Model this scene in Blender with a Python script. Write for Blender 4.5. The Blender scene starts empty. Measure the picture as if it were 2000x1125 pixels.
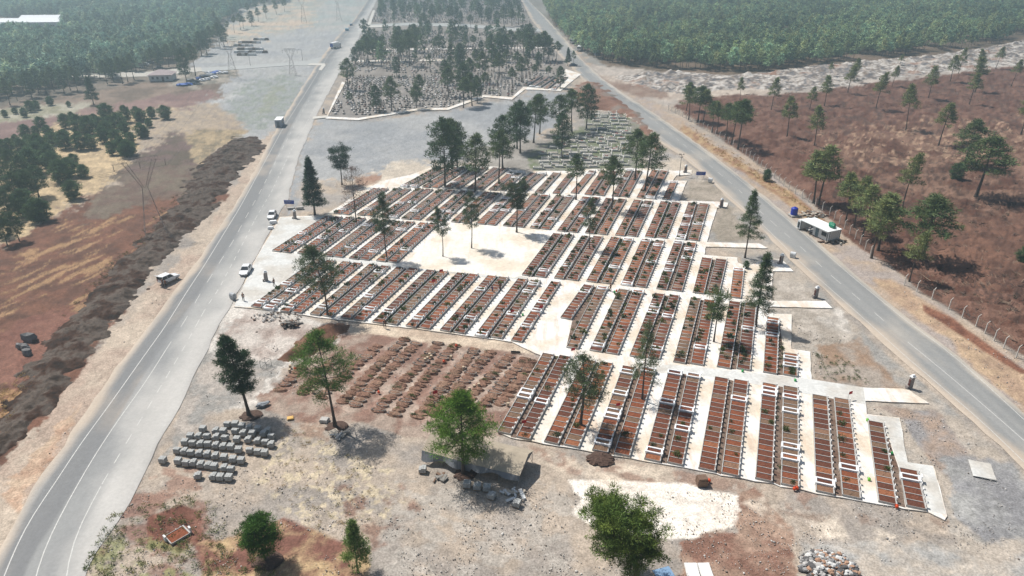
import bpy, math, random
import numpy as np
from mathutils import Vector, geometry
R = math.radians
random.seed(7)
# ------------------------------------------------------------------ camera
F = 1400.0; YH = -130.0; CH = 62.0            # focal length and horizon in photo pixels, flying height in m
PIT = math.atan((562.5 - YH) / F)
scene = bpy.context.scene
C = scene.collection
cam = bpy.data.objects.new('camera', bpy.data.cameras.new('camera')); C.objects.link(cam)
cam.data.sensor_width = 36; cam.data.lens = 36 * F / 2000
cam.data.clip_start = 1; cam.data.clip_end = 9000
cam.location = (0, 0, CH); cam.rotation_euler = (math.pi / 2 - PIT, 0, 0)
scene.camera = cam
# ------------------------------------------------------------------ world, sun, exposure
SUN_EL = R(58); SUN_AZ = math.atan2(-4.4, 3.1)   # direction TOWARDS the sun: left and far
w = bpy.data.worlds.new('World'); scene.world = w; w.use_nodes = True
nt = w.node_tree; bg = nt.nodes['Background']
sky = nt.nodes.new('ShaderNodeTexSky'); sky.sky_type = 'NISHITA'; sky.sun_disc = False
sky.sun_elevation = SUN_EL; sky.sun_rotation = SUN_AZ
sky.air_density = 1.2; sky.dust_density = 2.0; sky.ozone_density = 1.5
nt.links.new(sky.outputs[0], bg.inputs[0]); bg.inputs[1].default_value = 0.07
sl = bpy.data.lights.new('sun', 'SUN'); sl.energy = 4.7; sl.angle = R(0.5); sl.color = (1, .965, .91)
so = bpy.data.objects.new('sun', sl); C.objects.link(so)
sd = Vector((math.cos(SUN_EL) * math.sin(SUN_AZ), math.cos(SUN_EL) * math.cos(SUN_AZ), math.sin(SUN_EL)))
so.rotation_euler = sd.to_track_quat('Z', 'Y').to_euler(); so.location = (0, 0, 150)
scene.view_settings.view_transform = 'Standard'; scene.view_settings.look = 'None'
scene.view_settings.exposure = 0.38; scene.view_settings.gamma = 1
scene.render.engine = 'CYCLES'
scene.cycles.volume_bounces = 0; scene.cycles.max_bounces = 4; scene.cycles.diffuse_bounces = 2
# ------------------------------------------------------------------ projection helpers
cP, sP = math.cos(PIT), math.sin(PIT)
def G(x, y, z=0.0):
    dx = (x - 1000) / F; dy = (562.5 - y) / F
    t = (CH - z) / (sP - dy * cP)
    return Vector((dx * t, (cP + dy * sP) * t, z))
def PX(X, Y, Z=0.0):
    d = Y * cP + (CH - Z) * sP
    v = Y * sP - (CH - Z) * cP
    return 1000 + F * X / d, 562.5 - F * v / d
def HT(bx, by, ty):                            # height of a thing standing at base pixel with its top at row ty
    b = G(bx, by); k = (562.5 - ty) / F
    # (Y sP - q cP)/(Y cP + q sP) = k
    q = b.y * (sP - k * cP) / (cP + k * sP)
    return CH - q
# ------------------------------------------------------------------ numpy noise
def _h(ix, iy, s):
    n = (ix.astype(np.int64) * 374761393 + iy.astype(np.int64) * 668265263 + s * 1274126177) & 0x7fffffff
    n = ((n ^ (n >> 13)) * 1274126177) & 0x7fffffff
    return ((n ^ (n >> 16)) & 0xffff) / 65535.0
def vn(x, y, s=0):
    ix = np.floor(x); iy = np.floor(y); fx = x - ix; fy = y - iy
    fx = fx * fx * (3 - 2 * fx); fy = fy * fy * (3 - 2 * fy)
    ix = ix.astype(np.int64); iy = iy.astype(np.int64)
    a = _h(ix, iy, s); b = _h(ix + 1, iy, s); c = _h(ix, iy + 1, s); d = _h(ix + 1, iy + 1, s)
    return (a + (b - a) * fx) * (1 - fy) + (c + (d - c) * fx) * fy
def fbm(x, y, s=0, o=4, g=.5):
    t = 0; a = 1; n = 0
    for i in range(o):
        t = t + a * vn(x * 2 ** i + 17.3 * i, y * 2 ** i - 9.1 * i, s + i); n += a; a *= g
    return t / n
def sdist(px, py, poly):                       # signed distance to polygon, + inside
    P = np.array(poly, float); n = len(P); inside = np.zeros(px.shape, bool); d = np.full(px.shape, 1e9)
    for i in range(n):
        ax, ay = P[i]; bx, by = P[(i + 1) % n]
        ex, ey = bx - ax, by - ay
        t = np.clip(((px - ax) * ex + (py - ay) * ey) / (ex * ex + ey * ey + 1e-9), 0, 1)
        d = np.minimum(d, (px - ax - t * ex) ** 2 + (py - ay - t * ey) ** 2)
        if ey != 0:
            c = ((ay > py) != (by > py)) & (px < ex * (py - ay) / ey + ax); inside ^= c
    d = np.sqrt(d)
    return np.where(inside, d, -d)
def heading(a, b):
    p, q = G(*a), G(*b); return math.atan2(q.y - p.y, q.x - p.x)
def inpoly(x, y, poly):
    return float(sdist(np.array([x], float), np.array([y], float), poly)[0]) > 0
def lin(c):
    return tuple(((v / 255) / 12.92 if v < 10 else ((v / 255 + .055) / 1.055) ** 2.4) for v in c)
def L3(c, k=.80):
    a = lin(c); return np.array([v * k for v in a])
# ------------------------------------------------------------------ materials
MATS = {}
def mat(name, col, rough=.85, var=.12, scale=3.0, bump=0.0, metal=0.0, attr=False, col2=None, hue=0.0, fine=0.0, obj=False, trans=0.0, spec=.3, streak=None):
    """procedural material: base colour (or the 'col' attribute) broken up by noise"""
    if name in MATS: return MATS[name]
    m = bpy.data.materials.new(name); m.use_nodes = True; n = m.node_tree.nodes; l = m.node_tree.links
    b = n['Principled BSDF']; b.inputs['Roughness'].default_value = rough; b.inputs['Metallic'].default_value = metal
    b.inputs['Specular IOR Level'].default_value = spec
    geo = n.new('ShaderNodeNewGeometry') if not obj else n.new('ShaderNodeTexCoord')
    vec = geo.outputs['Position'] if not obj else geo.outputs['Object']
    no = n.new('ShaderNodeTexNoise'); no.inputs['Scale'].default_value = scale; no.inputs['Detail'].default_value = 6; no.inputs['Roughness'].default_value = .62
    l.new(vec, no.inputs['Vector'])
    mr = n.new('ShaderNodeMapRange'); mr.inputs[1].default_value = .3; mr.inputs[2].default_value = .7
    mr.inputs[3].default_value = 1 - var; mr.inputs[4].default_value = 1 + var
    l.new(no.outputs['Fac'], mr.inputs[0])
    if attr:
        at = n.new('ShaderNodeAttribute'); at.attribute_name = 'col'; src = at.outputs['Color']
    else:
        rgb = n.new('ShaderNodeRGB'); rgb.outputs[0].default_value = (*col, 1); src = rgb.outputs[0]
    if col2 is not None:
        mx = n.new('ShaderNodeMix'); mx.data_type = 'RGBA'
        n2 = n.new('ShaderNodeTexNoise'); n2.inputs['Scale'].default_value = scale * .23; n2.inputs['Detail'].default_value = 5
        l.new(vec, n2.inputs['Vector'])
        m2 = n.new('ShaderNodeMapRange'); m2.inputs[1].default_value = .45; m2.inputs[2].default_value = .62
        l.new(n2.outputs['Fac'], m2.inputs[0]); l.new(m2.outputs[0], mx.inputs[0])
        l.new(src, mx.inputs[6]); mx.inputs[7].default_value = (*col2, 1); src = mx.outputs[2]
    if streak is not None:
        mp = n.new('ShaderNodeMapping'); mp.inputs['Rotation'].default_value = (0, 0, R(19)); mp.inputs['Scale'].default_value = (.9, .12, 1); l.new(vec, mp.inputs['Vector'])
        n4 = n.new('ShaderNodeTexNoise'); n4.inputs['Scale'].default_value = 1.0; n4.inputs['Detail'].default_value = 8; n4.inputs['Roughness'].default_value = .7; l.new(mp.outputs[0], n4.inputs['Vector'])
        m4 = n.new('ShaderNodeMapRange'); m4.inputs[1].default_value = .50; m4.inputs[2].default_value = .68; m4.inputs[4].default_value = .7; l.new(n4.outputs['Fac'], m4.inputs[0])
        x4 = n.new('ShaderNodeMix'); x4.data_type = 'RGBA'; l.new(m4.outputs[0], x4.inputs[0]); l.new(src, x4.inputs[6]); x4.inputs[7].default_value = (*streak, 1); src = x4.outputs[2]
    vm = n.new('ShaderNodeVectorMath'); vm.operation = 'SCALE'
    l.new(src, vm.inputs[0])
    k = mr.outputs[0]
    if fine > 0:
        n3 = n.new('ShaderNodeTexNoise'); n3.inputs['Scale'].default_value = scale * 2.9; n3.inputs['Detail'].default_value = 3
        l.new(vec, n3.inputs['Vector'])
        m3 = n.new('ShaderNodeMapRange'); m3.inputs[1].default_value = .32; m3.inputs[2].default_value = .68
        m3.inputs[3].default_value = 1 - fine; m3.inputs[4].default_value = 1 + fine; l.new(n3.outputs['Fac'], m3.inputs[0])
        mm = n.new('ShaderNodeMath'); mm.operation = 'MULTIPLY'; l.new(k, mm.inputs[0]); l.new(m3.outputs[0], mm.inputs[1]); k = mm.outputs[0]
    l.new(k, vm.inputs['Scale'])
    l.new(vm.outputs[0], b.inputs['Base Color'])
    if bump > 0:
        bp = n.new('ShaderNodeBump'); bp.inputs['Strength'].default_value = .7; bp.inputs['Distance'].default_value = bump
        l.new(no.outputs['Fac'], bp.inputs['Height']); l.new(bp.outputs[0], b.inputs['Normal'])
    if trans > 0:
        out = n['Material Output']; tr = n.new('ShaderNodeBsdfTranslucent'); ms = n.new('ShaderNodeMixShader')
        l.new(vm.outputs[0], tr.inputs[0]); ms.inputs[0].default_value = trans
        l.new(b.outputs[0], ms.inputs[1]); l.new(tr.outputs[0], ms.inputs[2]); l.new(ms.outputs[0], out.inputs[0])
    MATS[name] = m
    return m
M_ = {}
def mk(k, rgb, **kw):
    M_[k] = mat(k, tuple(L3(rgb)), **kw); return M_[k]
# ------------------------------------------------------------------ mesh builder
class MB:
    def __init__(s): s.v = []; s.f = []; s.c = []; s.col = (1, 1, 1)
    def add(s, vs, fs):
        o = len(s.v); s.v += [tuple(q) for q in vs]; s.f += [tuple(i + o for i in f) for f in fs]; s.c += [s.col] * len(vs); return s
    def box(s, x0, x1, y0, y1, z0, z1, rz=0, o=(0, 0, 0), tap=0):
        c, n = math.cos(rz), math.sin(rz); vs = []
        for z, t in ((z0, 0), (z1, tap)):
            for x, y in ((x0 + t, y0 + t), (x1 - t, y0 + t), (x1 - t, y1 - t), (x0 + t, y1 - t)):
                vs.append((o[0] + x * c - y * n, o[1] + x * n + y * c, o[2] + z))
        return s.add(vs, [(3, 2, 1, 0), (4, 5, 6, 7), (0, 1, 5, 4), (1, 2, 6, 5), (2, 3, 7, 6), (3, 0, 4, 7)])
    def bar(s, a, b, r, n=4, r2=None):
        a = Vector(a); b = Vector(b); d = (b - a)
        if d.length < 1e-6: return s
        d.normalize(); u = d.cross(Vector((0, 0, 1)));
        if u.length < .01: u = Vector((1, 0, 0))
        u.normalize(); v = d.cross(u); r2 = r if r2 is None else r2; vs = []
        for p, q in ((a, r), (b, r2)):
            for i in range(n):
                t = 2 * math.pi * (i + .5) / n; vs.append(p + u * math.cos(t) * q + v * math.sin(t) * q)
        return s.add(vs, [(i, (i + 1) % n, n + (i + 1) % n, n + i) for i in range(n)] + [tuple(range(n - 1, -1, -1)), tuple(range(n, 2 * n))])
    def lathe(s, prof, n=16, o=(0, 0, 0), ax='z'):
        vs = []; fs = []
        for r, z in prof:
            for i in range(n):
                t = 2 * math.pi * i / n; p = (r * math.cos(t), r * math.sin(t), z)
                if ax == 'x': p = (p[2], p[0], p[1])
                if ax == 'y': p = (p[0], p[2], p[1])
                vs.append((p[0] + o[0], p[1] + o[1], p[2] + o[2]))
        for k in range(len(prof) - 1):
            for i in range(n): fs.append((k * n + i, k * n + (i + 1) % n, (k + 1) * n + (i + 1) % n, (k + 1) * n + i))
        fs.append(tuple(range(n - 1, -1, -1))); fs.append(tuple((len(prof) - 1) * n + i for i in range(n)))
        return s.add(vs, fs)
    def quad(s, a, b, c, d): return s.add([a, b, c, d], [(0, 1, 2, 3)])
    def blob(s, o, rx, ry, rz, seed=0, rough=.25, n=8, m=5, zmin=-1):
        rnd = random.Random(seed); vs = []; fs = []
        vs.append((o[0], o[1], o[2] + rz))
        for j in range(1, m):
            ph = math.pi * j / m
            for i in range(n):
                t = 2 * math.pi * i / n; k = 1 + rnd.uniform(-rough, rough)
                vs.append((o[0] + rx * k * math.sin(ph) * math.cos(t), o[1] + ry * k * math.sin(ph) * math.sin(t), o[2] + max(zmin, math.cos(ph)) * rz * k))
        vs.append((o[0], o[1], o[2] + max(zmin, -1) * rz))
        for i in range(n): fs.append((0, 1 + i, 1 + (i + 1) % n))
        for j in range(m - 2):
            for i in range(n):
                a = 1 + j * n; fs.append((a + i, a + n + i, a + n + (i + 1) % n, a + (i + 1) % n))
        a = 1 + (m - 2) * n
        for i in range(n): fs.append((a + i, len(vs) - 1, a + (i + 1) % n))
        return s.add(vs, fs)
    def mesh(s, name, attr=False):
        me = bpy.data.meshes.new(name); me.from_pydata(s.v, [], s.f)
        if attr: setcol(me, np.array(s.c))
        me.update(); return me
    def build(s, name, m, parent=None, attr=False, smooth=False, loc=None):
        me = s.mesh(name, attr); me.materials.append(m)
        if smooth: me.shade_smooth()
        return link(name, me, parent, loc)
def setcol(me, col):
    a = me.color_attributes.new('col', 'FLOAT_COLOR', 'POINT')
    b = np.ones((len(me.vertices), 4), np.float32); b[:, :3] = col; a.data.foreach_set('color', b.ravel())
def link(name, me, parent=None, loc=None):
    o = bpy.data.objects.new(name, me); C.objects.link(o)
    if parent is not None: o.parent = parent
    if loc is not None: o.location = loc
    return o
def npmesh(name, V, Fq, col=None, smooth=False, m=None):     # fast mesh from numpy; faces all same size
    me = bpy.data.meshes.new(name); V = np.asarray(V, np.float32); Fq = np.asarray(Fq, np.int32); k = Fq.shape[1]
    me.vertices.add(len(V)); me.vertices.foreach_set('co', V.ravel())
    me.loops.add(Fq.size); me.loops.foreach_set('vertex_index', Fq.ravel())
    me.polygons.add(len(Fq)); me.polygons.foreach_set('loop_start', np.arange(0, Fq.size, k, dtype=np.int32))
    if col is not None: setcol(me, col)
    me.update(calc_edges=True)
    if smooth: me.shade_smooth()
    if m: me.materials.append(m)
    return me
def tag(o, label=None, cat=None, group=None, kind=None):
    if label: o['label'] = label
    if cat: o['category'] = cat
    if group: o['group'] = group
    if kind: o['kind'] = kind
    return o
def empty(name, loc, rz=0, sc=1, **k):
    o = bpy.data.objects.new(name, None); C.objects.link(o); o.location = loc; o.rotation_euler = (0, 0, rz)
    o.scale = (sc, sc, sc) if not isinstance(sc, tuple) else sc
    o.empty_display_size = .3
    return tag(o, **k)
def copy_tree(o, parent=None, loc=None, rz=None):
    c = o.copy(); C.objects.link(c); c.parent = parent
    if loc is not None: c.location = loc
    if rz is not None: c.rotation_euler = (0, 0, rz)
    for ch in list(o.children): copy_tree(ch, c)
    return c
ORD = ['zeroth', 'first', 'second', 'third', 'fourth', 'fifth', 'sixth', 'seventh', 'eighth', 'ninth', 'tenth', 'eleventh', 'twelfth', 'thirteenth', 'fourteenth', 'fifteenth', 'sixteenth', 'seventeenth', 'eighteenth', 'nineteenth', 'twentieth', 'twenty-first', 'twenty-second', 'twenty-third', 'twenty-fourth', 'twenty-fifth', 'twenty-sixth', 'twenty-seventh', 'twenty-eighth', 'twenty-ninth', 'thirtieth'] + ['%dth' % i for i in range(31, 99)]
SHZ = [0]
def sheet(name, pxs, z, m, sub=1.0, jit=0.0, skirt=.12, wpts=None, **tg):
    """flat sheet from photo outline laid on the ground, its edge subdivided and slightly uneven, with a thin skirt"""
    SHZ[0] += 1; z = z + .0017 * SHZ[0]
    P = [G(*p) for p in pxs] if wpts is None else [Vector(p) for p in wpts]; Q = []
    for i, a in enumerate(P):
        b = P[(i + 1) % len(P)]; n = max(1, min(60, int((b - a).length / sub)))
        for k in range(n):
            q = a.lerp(b, k / n)
            if jit and k: q = q + Vector((random.gauss(0, jit), random.gauss(0, jit), 0))
            Q.append(Vector((q.x, q.y, z)))
    tri = geometry.tessellate_polygon([Q]); n = len(Q)
    vs = [tuple(q) for q in Q] + [(q.x, q.y, z - skirt) for q in Q]; fs = []
    for t in tri:
        a, b, c = (Q[i] for i in t)
        fs.append(t if (b - a).cross(c - a).z > 0 else (t[0], t[2], t[1]))
    ar = sum(Q[i].x * Q[(i + 1) % n].y - Q[(i + 1) % n].x * Q[i].y for i in range(n))
    for i in range(n):
        j = (i + 1) % n; fs.append((i, i + n, j + n, j) if ar > 0 else (j, j + n, i + n, i))
    me = bpy.data.meshes.new(name); me.from_pydata(vs, [], fs); me.update(); me.materials.append(m)
    o = link(name, me); tag(o, **tg); return o
# ================================================================== GROUND
def zone_list():
    Z = []   # (polygon in photo pixels, colour a, colour b, noise scale m, edge px, stretch)
    a = Z.append
    a(([(-4000, -200), (6000, -200), (6000, 130), (-4000, 130)], (150, 146, 140), (128, 122, 112), 40, 30))
    a(([(330, 150), (420, 60), (520, -20), (760, -20), (700, 130), (640, 140), (560, 240), (500, 275), (430, 258), (370, 235), (390, 190)], (160, 160, 160), (172, 170, 166), 14, 10))
    a(([(430, 60), (520, -10), (650, -10), (690, 20), (620, 50), (520, 70), (450, 90)], (196, 176, 155), (165, 165, 155), 12, 14))
    a(([(640, -10), (735, -10), (700, 60), (600, 60)], (178, 172, 165), (160, 165, 160), 12, 10))
    a(([(500, 150), (570, 140), (600, 170), (560, 235), (500, 250), (420, 240), (460, 180)], (152, 153, 152), (142, 146, 136), 2, 12))
    a(([(535, 165), (558, 165), (540, 195), (510, 225), (500, 215)], (152, 151, 140), (140, 144, 128), 1.6, 8))
    # left woodland floor and tracks
    a(([(-900, -200), (420, -200), (440, 60), (380, 120), (300, 165), (180, 185), (60, 205), (-900, 260)], (132, 120, 108), (104, 96, 86), 12, 10))
    a(([(-900, 205), (0, 205), (180, 180), (330, 150), (440, 150), (430, 190), (330, 200), (180, 215), (0, 225), (-900, 250)], (138, 120, 106), (112, 98, 86), 8, 8))
    a(([(-900, 215), (0, 215), (60, 205), (180, 198), (160, 220), (60, 228), (0, 240), (-900, 262)], (172, 165, 148), (140, 135, 112), 7, 6))
    a(([(-900, 262), (0, 238), (140, 220), (260, 196), (400, 172), (425, 185), (360, 215), (250, 228), (120, 240), (0, 280), (-900, 330)], (126, 102, 96), (142, 116, 108), 9, 6))
    a(([(345, 135), (460, 128), (470, 150), (380, 170), (330, 165)], (165, 155, 142), (120, 115, 105), 4, 6))
    a(([(-900, 290), (0, 285), (120, 238), (230, 215), (340, 205), (345, 245), (270, 290), (245, 330), (190, 372), (140, 398), (60, 450), (0, 480), (-900, 600)], (202, 178, 142), (168, 148, 120), 2, 8))
    a(([(300, 210), (420, 200), (480, 240), (460, 275), (390, 265), (330, 275), (280, 290), (260, 280)], (156, 142, 128), (174, 156, 134), 2, 10))
    a(([(290, 290), (330, 262), (370, 262), (385, 300), (390, 345), (330, 370), (270, 372), (220, 350), (255, 315)], (112, 94, 88), (98, 88, 76), 6, 8))
    a(([(360, 262), (390, 250), (480, 250), (470, 268), (430, 290), (400, 330), (382, 320), (375, 290)], (172, 152, 122), (132, 120, 100), 2.5, 7))
    # left red field with dry grass streaks
    a(([(-900, 560), (0, 482), (110, 420), (190, 372), (280, 345), (380, 335), (420, 300), (450, 380), (340, 450), (250, 580), (110, 790), (0, 900), (-900, 1500)], (120, 86, 70), (100, 74, 62), 3, 8))
    a(([(190, 372), (260, 335), (370, 325), (420, 330), (380, 375), (300, 385), (210, 420), (150, 430)], (110, 92, 82), (118, 106, 92), 3, 10))
    a(([(-900, 620), (0, 560), (60, 480), (110, 430), (330, 400), (345, 440), (270, 520), (240, 590), (130, 640), (60, 660), (0, 690), (-900, 900)], (172, 140, 104), None, 2.6, 26, (.35, 2.4, .56)))
    a(([(-900, 780), (0, 760), (40, 700), (70, 720), (40, 800), (0, 860), (-900, 1300)], (176, 142, 102), None, 2.4, 12, (.5, 2.2, .48)))
    a(([(-600, 700), (0, 640), (120, 600), (200, 610), (140, 680), (40, 740), (0, 760), (-600, 900)], (120, 84, 72), (132, 96, 82), 9, 14))
    # left shoulder
    a(([(505, 270), (560, 240), (575, 250), (500, 370), (420, 490), (330, 600), (240, 720), (150, 840), (40, 1010), (-60, 1160), (-900, 2500), (-900, 1500), (-60, 960), (60, 850), (180, 690), (300, 560), (380, 470), (440, 390), (480, 320)], (190, 174, 156), (174, 154, 138), 9, 7))
    a(([(0, 960), (90, 850), (150, 790), (110, 880), (30, 1000)], (196, 172, 148), (172, 140, 118), 5, 10))
    # east side of left road
    a(([(570, 380), (585, 300), (622, 233), (760, 228), (900, 212), (1000, 190), (1045, 178), (1125, 188), (1085, 240), (1010, 290), (860, 322), (740, 345), (680, 390), (600, 424), (556, 424)], (150, 151, 152), (166, 165, 163), 16, 7))
    a(([(735, 330), (770, 314), (860, 312), (842, 326), (780, 350), (735, 372), (690, 385), (670, 370)], (226, 212, 192), (190, 178, 162), 7, 12))
    a(([(560, 425), (590, 360), (640, 350), (720, 340), (745, 345), (700, 372), (650, 408), (600, 424)], (164, 156, 148), (182, 166, 148), 5, 8))
    a(([(690, 345), (740, 338), (742, 352), (700, 362)], (160, 128, 110), (176, 150, 130), 3, 5))
    a(([(900, 300), (990, 268), (1060, 270), (1110, 240), (1200, 215), (1240, 240), (1250, 330), (1100, 335), (960, 330)], (166, 160, 152), (146, 140, 132), 8, 10))
    a(([(1030, 300), (1110, 262), (1160, 222), (1215, 224), (1235, 260), (1240, 325), (1130, 336), (1040, 335)], (142, 138, 130), (116, 122, 96), 3, 6))
    a(([(700, 150), (1000, 140), (1110, 130), (1115, 165), (1095, 178), (1025, 175), (1000, 197), (945, 192), (875, 217), (815, 217), (700, 238), (636, 234), (672, 160)], (134, 128, 122), (150, 143, 136), 5, 3))
    a(([(735, -20), (1020, -20), (1045, 60), (1090, 100), (1110, 135), (1000, 145), (700, 155), (675, 150), (700, 80)], (150, 142, 134), (134, 126, 118), 9, 6))
    a(([(1128, 170), (1150, 158), (1190, 178), (1245, 218), (1228, 222), (1195, 208), (1150, 212), (1130, 195)], (136, 102, 86), (158, 130, 112), 3, 6))
    a(([(1190, 205), (1232, 205), (1300, 290), (1320, 330), (1270, 332), (1250, 300), (1238, 260)], (140, 134, 126), (122, 126, 96), 3.5, 8))
    a(([(1250, 300), (1300, 290), (1340, 320), (1420, 390), (1340, 345), (1290, 332)], (196, 182, 164), (164, 158, 152), 5, 6))
    # between the graves and the right road
    a(([(1326, 345), (1425, 368), (1480, 440), (1560, 520), (1640, 610), (1720, 680), (1830, 770), (2010, 925), (2600, 1500), (1900, 1250), (1850, 1010), (1680, 780), (1580, 740), (1500, 600), (1440, 500), (1380, 480), (1330, 390)], (152, 148, 142), (176, 164, 150), 5, 7))
    a(([(1348, 352), (1390, 352), (1440, 420), (1480, 470), (1400, 470), (1388, 440), (1400, 400), (1335, 388)], (168, 156, 142), (148, 138, 124), 3, 8))
    a(([(1520, 540), (1590, 560), (1620, 600), (1660, 640), (1650, 700), (1590, 690), (1550, 610), (1505, 585)], (160, 150, 138), (186, 176, 164), 2.2, 8))
    a(([(1590, 620), (1640, 600), (1660, 650), (1620, 640)], (206, 198, 188), (170, 162, 152), 2, 8))
    a(([(1610, 670), (1680, 660), (1760, 760), (1690, 755), (1590, 740)], (150, 126, 106), (164, 152, 140), 4, 10))
    a(([(1700, 790), (1830, 800), (1900, 880), (1880, 950), (1830, 905), (1760, 815)], (146, 142, 140), (162, 142, 126), 5, 8, ))
    a(([(1850, 880), (1990, 900), (2050, 1010), (1960, 1090), (1870, 1010)], (138, 136, 136), (158, 156, 152), 6, 12))
    # right verge
    a(([(1100, 70), (1150, 118), (1190, 140), (1240, 180), (1300, 215), (1333, 232), (1400, 275), (1480, 320), (1560, 380), (1640, 455), (1720, 510), (1800, 575), (1900, 640), (2010, 710), (2800, 1150), (2400, 1180), (2010, 830), (1930, 755), (1850, 690), (1760, 615), (1670, 540), (1600, 478), (1530, 418), (1470, 370), (1390, 305), (1320, 255), (1240, 195), (1180, 158), (1100, 80)], (178, 158, 138), (166, 154, 146), 5, 6))
    a(([(1333, 240), (1400, 285), (1480, 335), (1560, 385), (1640, 455), (1610, 455), (1540, 400), (1450, 335), (1380, 290), (1330, 255)], (176, 150, 116), (150, 116, 92), 1.6, 4))
    a(([(1740, 545), (1800, 580), (1900, 650), (2010, 730), (2800, 1180), (2700, 1220), (2010, 805), (1900, 700), (1800, 625), (1700, 545)], (186, 160, 132), (168, 142, 120), 2.4, 10))
    a(([(1800, 590), (1860, 620), (1990, 712), (2010, 728), (1990, 725), (1870, 650), (1810, 610)], (112, 76, 62), (140, 98, 78), 2, 4))
    # right red field
    a(([(1318, 212), (1340, 188), (1430, 178), (1560, 178), (1700, 158), (1800, 142), (2010, 118), (3600, 60), (4200, 900), (2800, 1130), (2010, 700), (1900, 632), (1800, 568), (1740, 520), (1690, 490), (1640, 448), (1570, 378), (1480, 318), (1400, 262)], (96, 66, 54), (122, 92, 78), 2.6, 5))
    a(([(1600, 290), (1800, 250), (2010, 260), (3600, 300), (3600, 520), (2010, 500), (1850, 420), (1700, 380)], (92, 64, 52), (130, 102, 86), 6, 30))
    a(([(1600, 260), (1760, 240), (2010, 230), (2010, 300), (1760, 330), (1620, 320)], (184, 154, 128), None, 2.2, 20, (.7, 2.0, .56)))
    a(([(1700, 300), (2010, 330), (3000, 350), (3000, 560), (2010, 640), (1800, 560), (1650, 430), (1560, 330)], (70, 54, 47), None, 1.8, 20, (.8, 1.8, .54)))
    a(([(1480, 190), (2010, 140), (3000, 120), (3000, 300), (2010, 260), (1560, 270)], (88, 70, 62), None, 2.4, 20, (.6, 1.8, .55)))
    a(([(1800, 430), (2010, 420), (2010, 560), (1860, 560)], (122, 90, 74), (100, 74, 62), 4, 16))
    # rubble dump base, woods floor
    a(([(1060, -200), (5000, -200), (5000, 60), (2010, 112), (1700, 146), (1500, 158), (1330, 150), (1190, 130), (1130, 90), (1075, 40)], (120, 102, 86), (96, 84, 70), 14, 5))
    a(([(1130, 132), (1200, 128), (1330, 148), (1500, 150), (1700, 132), (2010, 92), (3200, 20), (3200, 92), (2010, 126), (1700, 162), (1560, 182), (1430, 184), (1330, 196), (1300, 208), (1200, 165)], (190, 178, 166), (164, 154, 144), 8, 5))
    a(([(1160, 142), (1300, 168), (1420, 172), (1540, 176), (1400, 188), (1300, 196), (1230, 180)], (196, 182, 166), (172, 156, 142), 3, 6))
    a(([(1170, 150), (1230, 162), (1300, 172), (1310, 190), (1250, 190), (1200, 172)], (136, 112, 98), (150, 130, 116), 5, 5))
    # foreground ground between left road and graves
    a(([(556, 424), (600, 424), (620, 440), (560, 600), (660, 640), (560, 720), (500, 790), (420, 800), (380, 800), (405, 690), (440, 620), (500, 505)], (206, 198, 188), (186, 180, 172), 5, 8))
    a(([(490, 605), (700, 655), (560, 700), (500, 740), (440, 730), (430, 650)], (198, 188, 178), (164, 148, 138), 3.5, 8))
    a(([(400, 690), (560, 700), (500, 780), (420, 800), (350, 860), (320, 900), (360, 780)], (172, 162, 152), (150, 146, 140), 3, 8))
    a(([(505, 775), (620, 690), (690, 640), (800, 650), (900, 665), (1045, 690), (1060, 700), (975, 850), (870, 862), (790, 850), (700, 822), (600, 822), (520, 800)], (136, 108, 95), (164, 146, 132), 2.6, 6))
    a(([(548, 700), (600, 650), (640, 630), (680, 640), (650, 665), (600, 690), (570, 703)], (118, 86, 70), (98, 72, 60), 3, 3))
    a(([(650, 640), (720, 628), (1010, 670), (1050, 690), (900, 675), (760, 655), (690, 650)], (206, 188, 166), (184, 164, 144), 3, 6))
    a(([(560, 830), (700, 880), (760, 920), (750, 1010), (640, 1040), (560, 1000), (500, 940), (520, 880)], (206, 190, 160), None, .9, 24, (1, 1.4, .54)))
    a(([(560, 780), (640, 800), (640, 860), (560, 840)], (146, 118, 100), None, 3, 12, (1, 1, .5)))
    a(([(640, 950), (760, 930), (830, 1000), (780, 1070), (660, 1060)], (126, 94, 80), None, 3, 14, (1, 1.2, .54)))
    a(([(160, 1000), (300, 960), (400, 980), (420, 1060), (330, 1125), (200, 1140), (150, 1100)], (130, 92, 78), None, 3.5, 14, (1, 1, .44)))
    a(([(280, 1010), (345, 985), (395, 1000), (400, 1050), (350, 1075), (290, 1060)], (112, 76, 64), (134, 96, 82), 2.5, 7))
    a(([(380, 1060), (560, 1010), (720, 1070), (740, 1160), (400, 1180)], (124, 88, 76), (186, 160, 124), 3, 10))
    a(([(150, 1060), (330, 1050), (420, 1110), (400, 1180), (140, 1180)], (138, 140, 96), None, 1.5, 10, (1, 1, .54)))
    a(([(240, 900), (400, 890), (380, 950), (290, 985), (240, 960)], (150, 118, 102), None, 3, 10, (1, 1, .5)))
    a(([(760, 940), (1060, 920), (1120, 1000), (1130, 1180), (760, 1180), (740, 1020)], (176, 168, 158), None, 1.6, 26, (1, 1, .48)))
    a(([(1030, 870), (1330, 915), (1600, 965), (1560, 1000), (1450, 960), (1100, 920)], (150, 122, 106), None, 2.6, 9, (.8, 1.6, .42)))
    a(([(1115, 1000), (1130, 970), (1110, 935), (1200, 935), (1340, 942), (1448, 968), (1440, 1020), (1350, 1050), (1280, 1052), (1180, 1040)], (240, 231, 218), (226, 214, 200), 3, 4))
    a(([(1100, 880), (1200, 898), (1320, 918), (1300, 935), (1200, 950), (1120, 930), (1050, 900)], (214, 198, 178), None, 3, 9, (1, 1, .42)))
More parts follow.
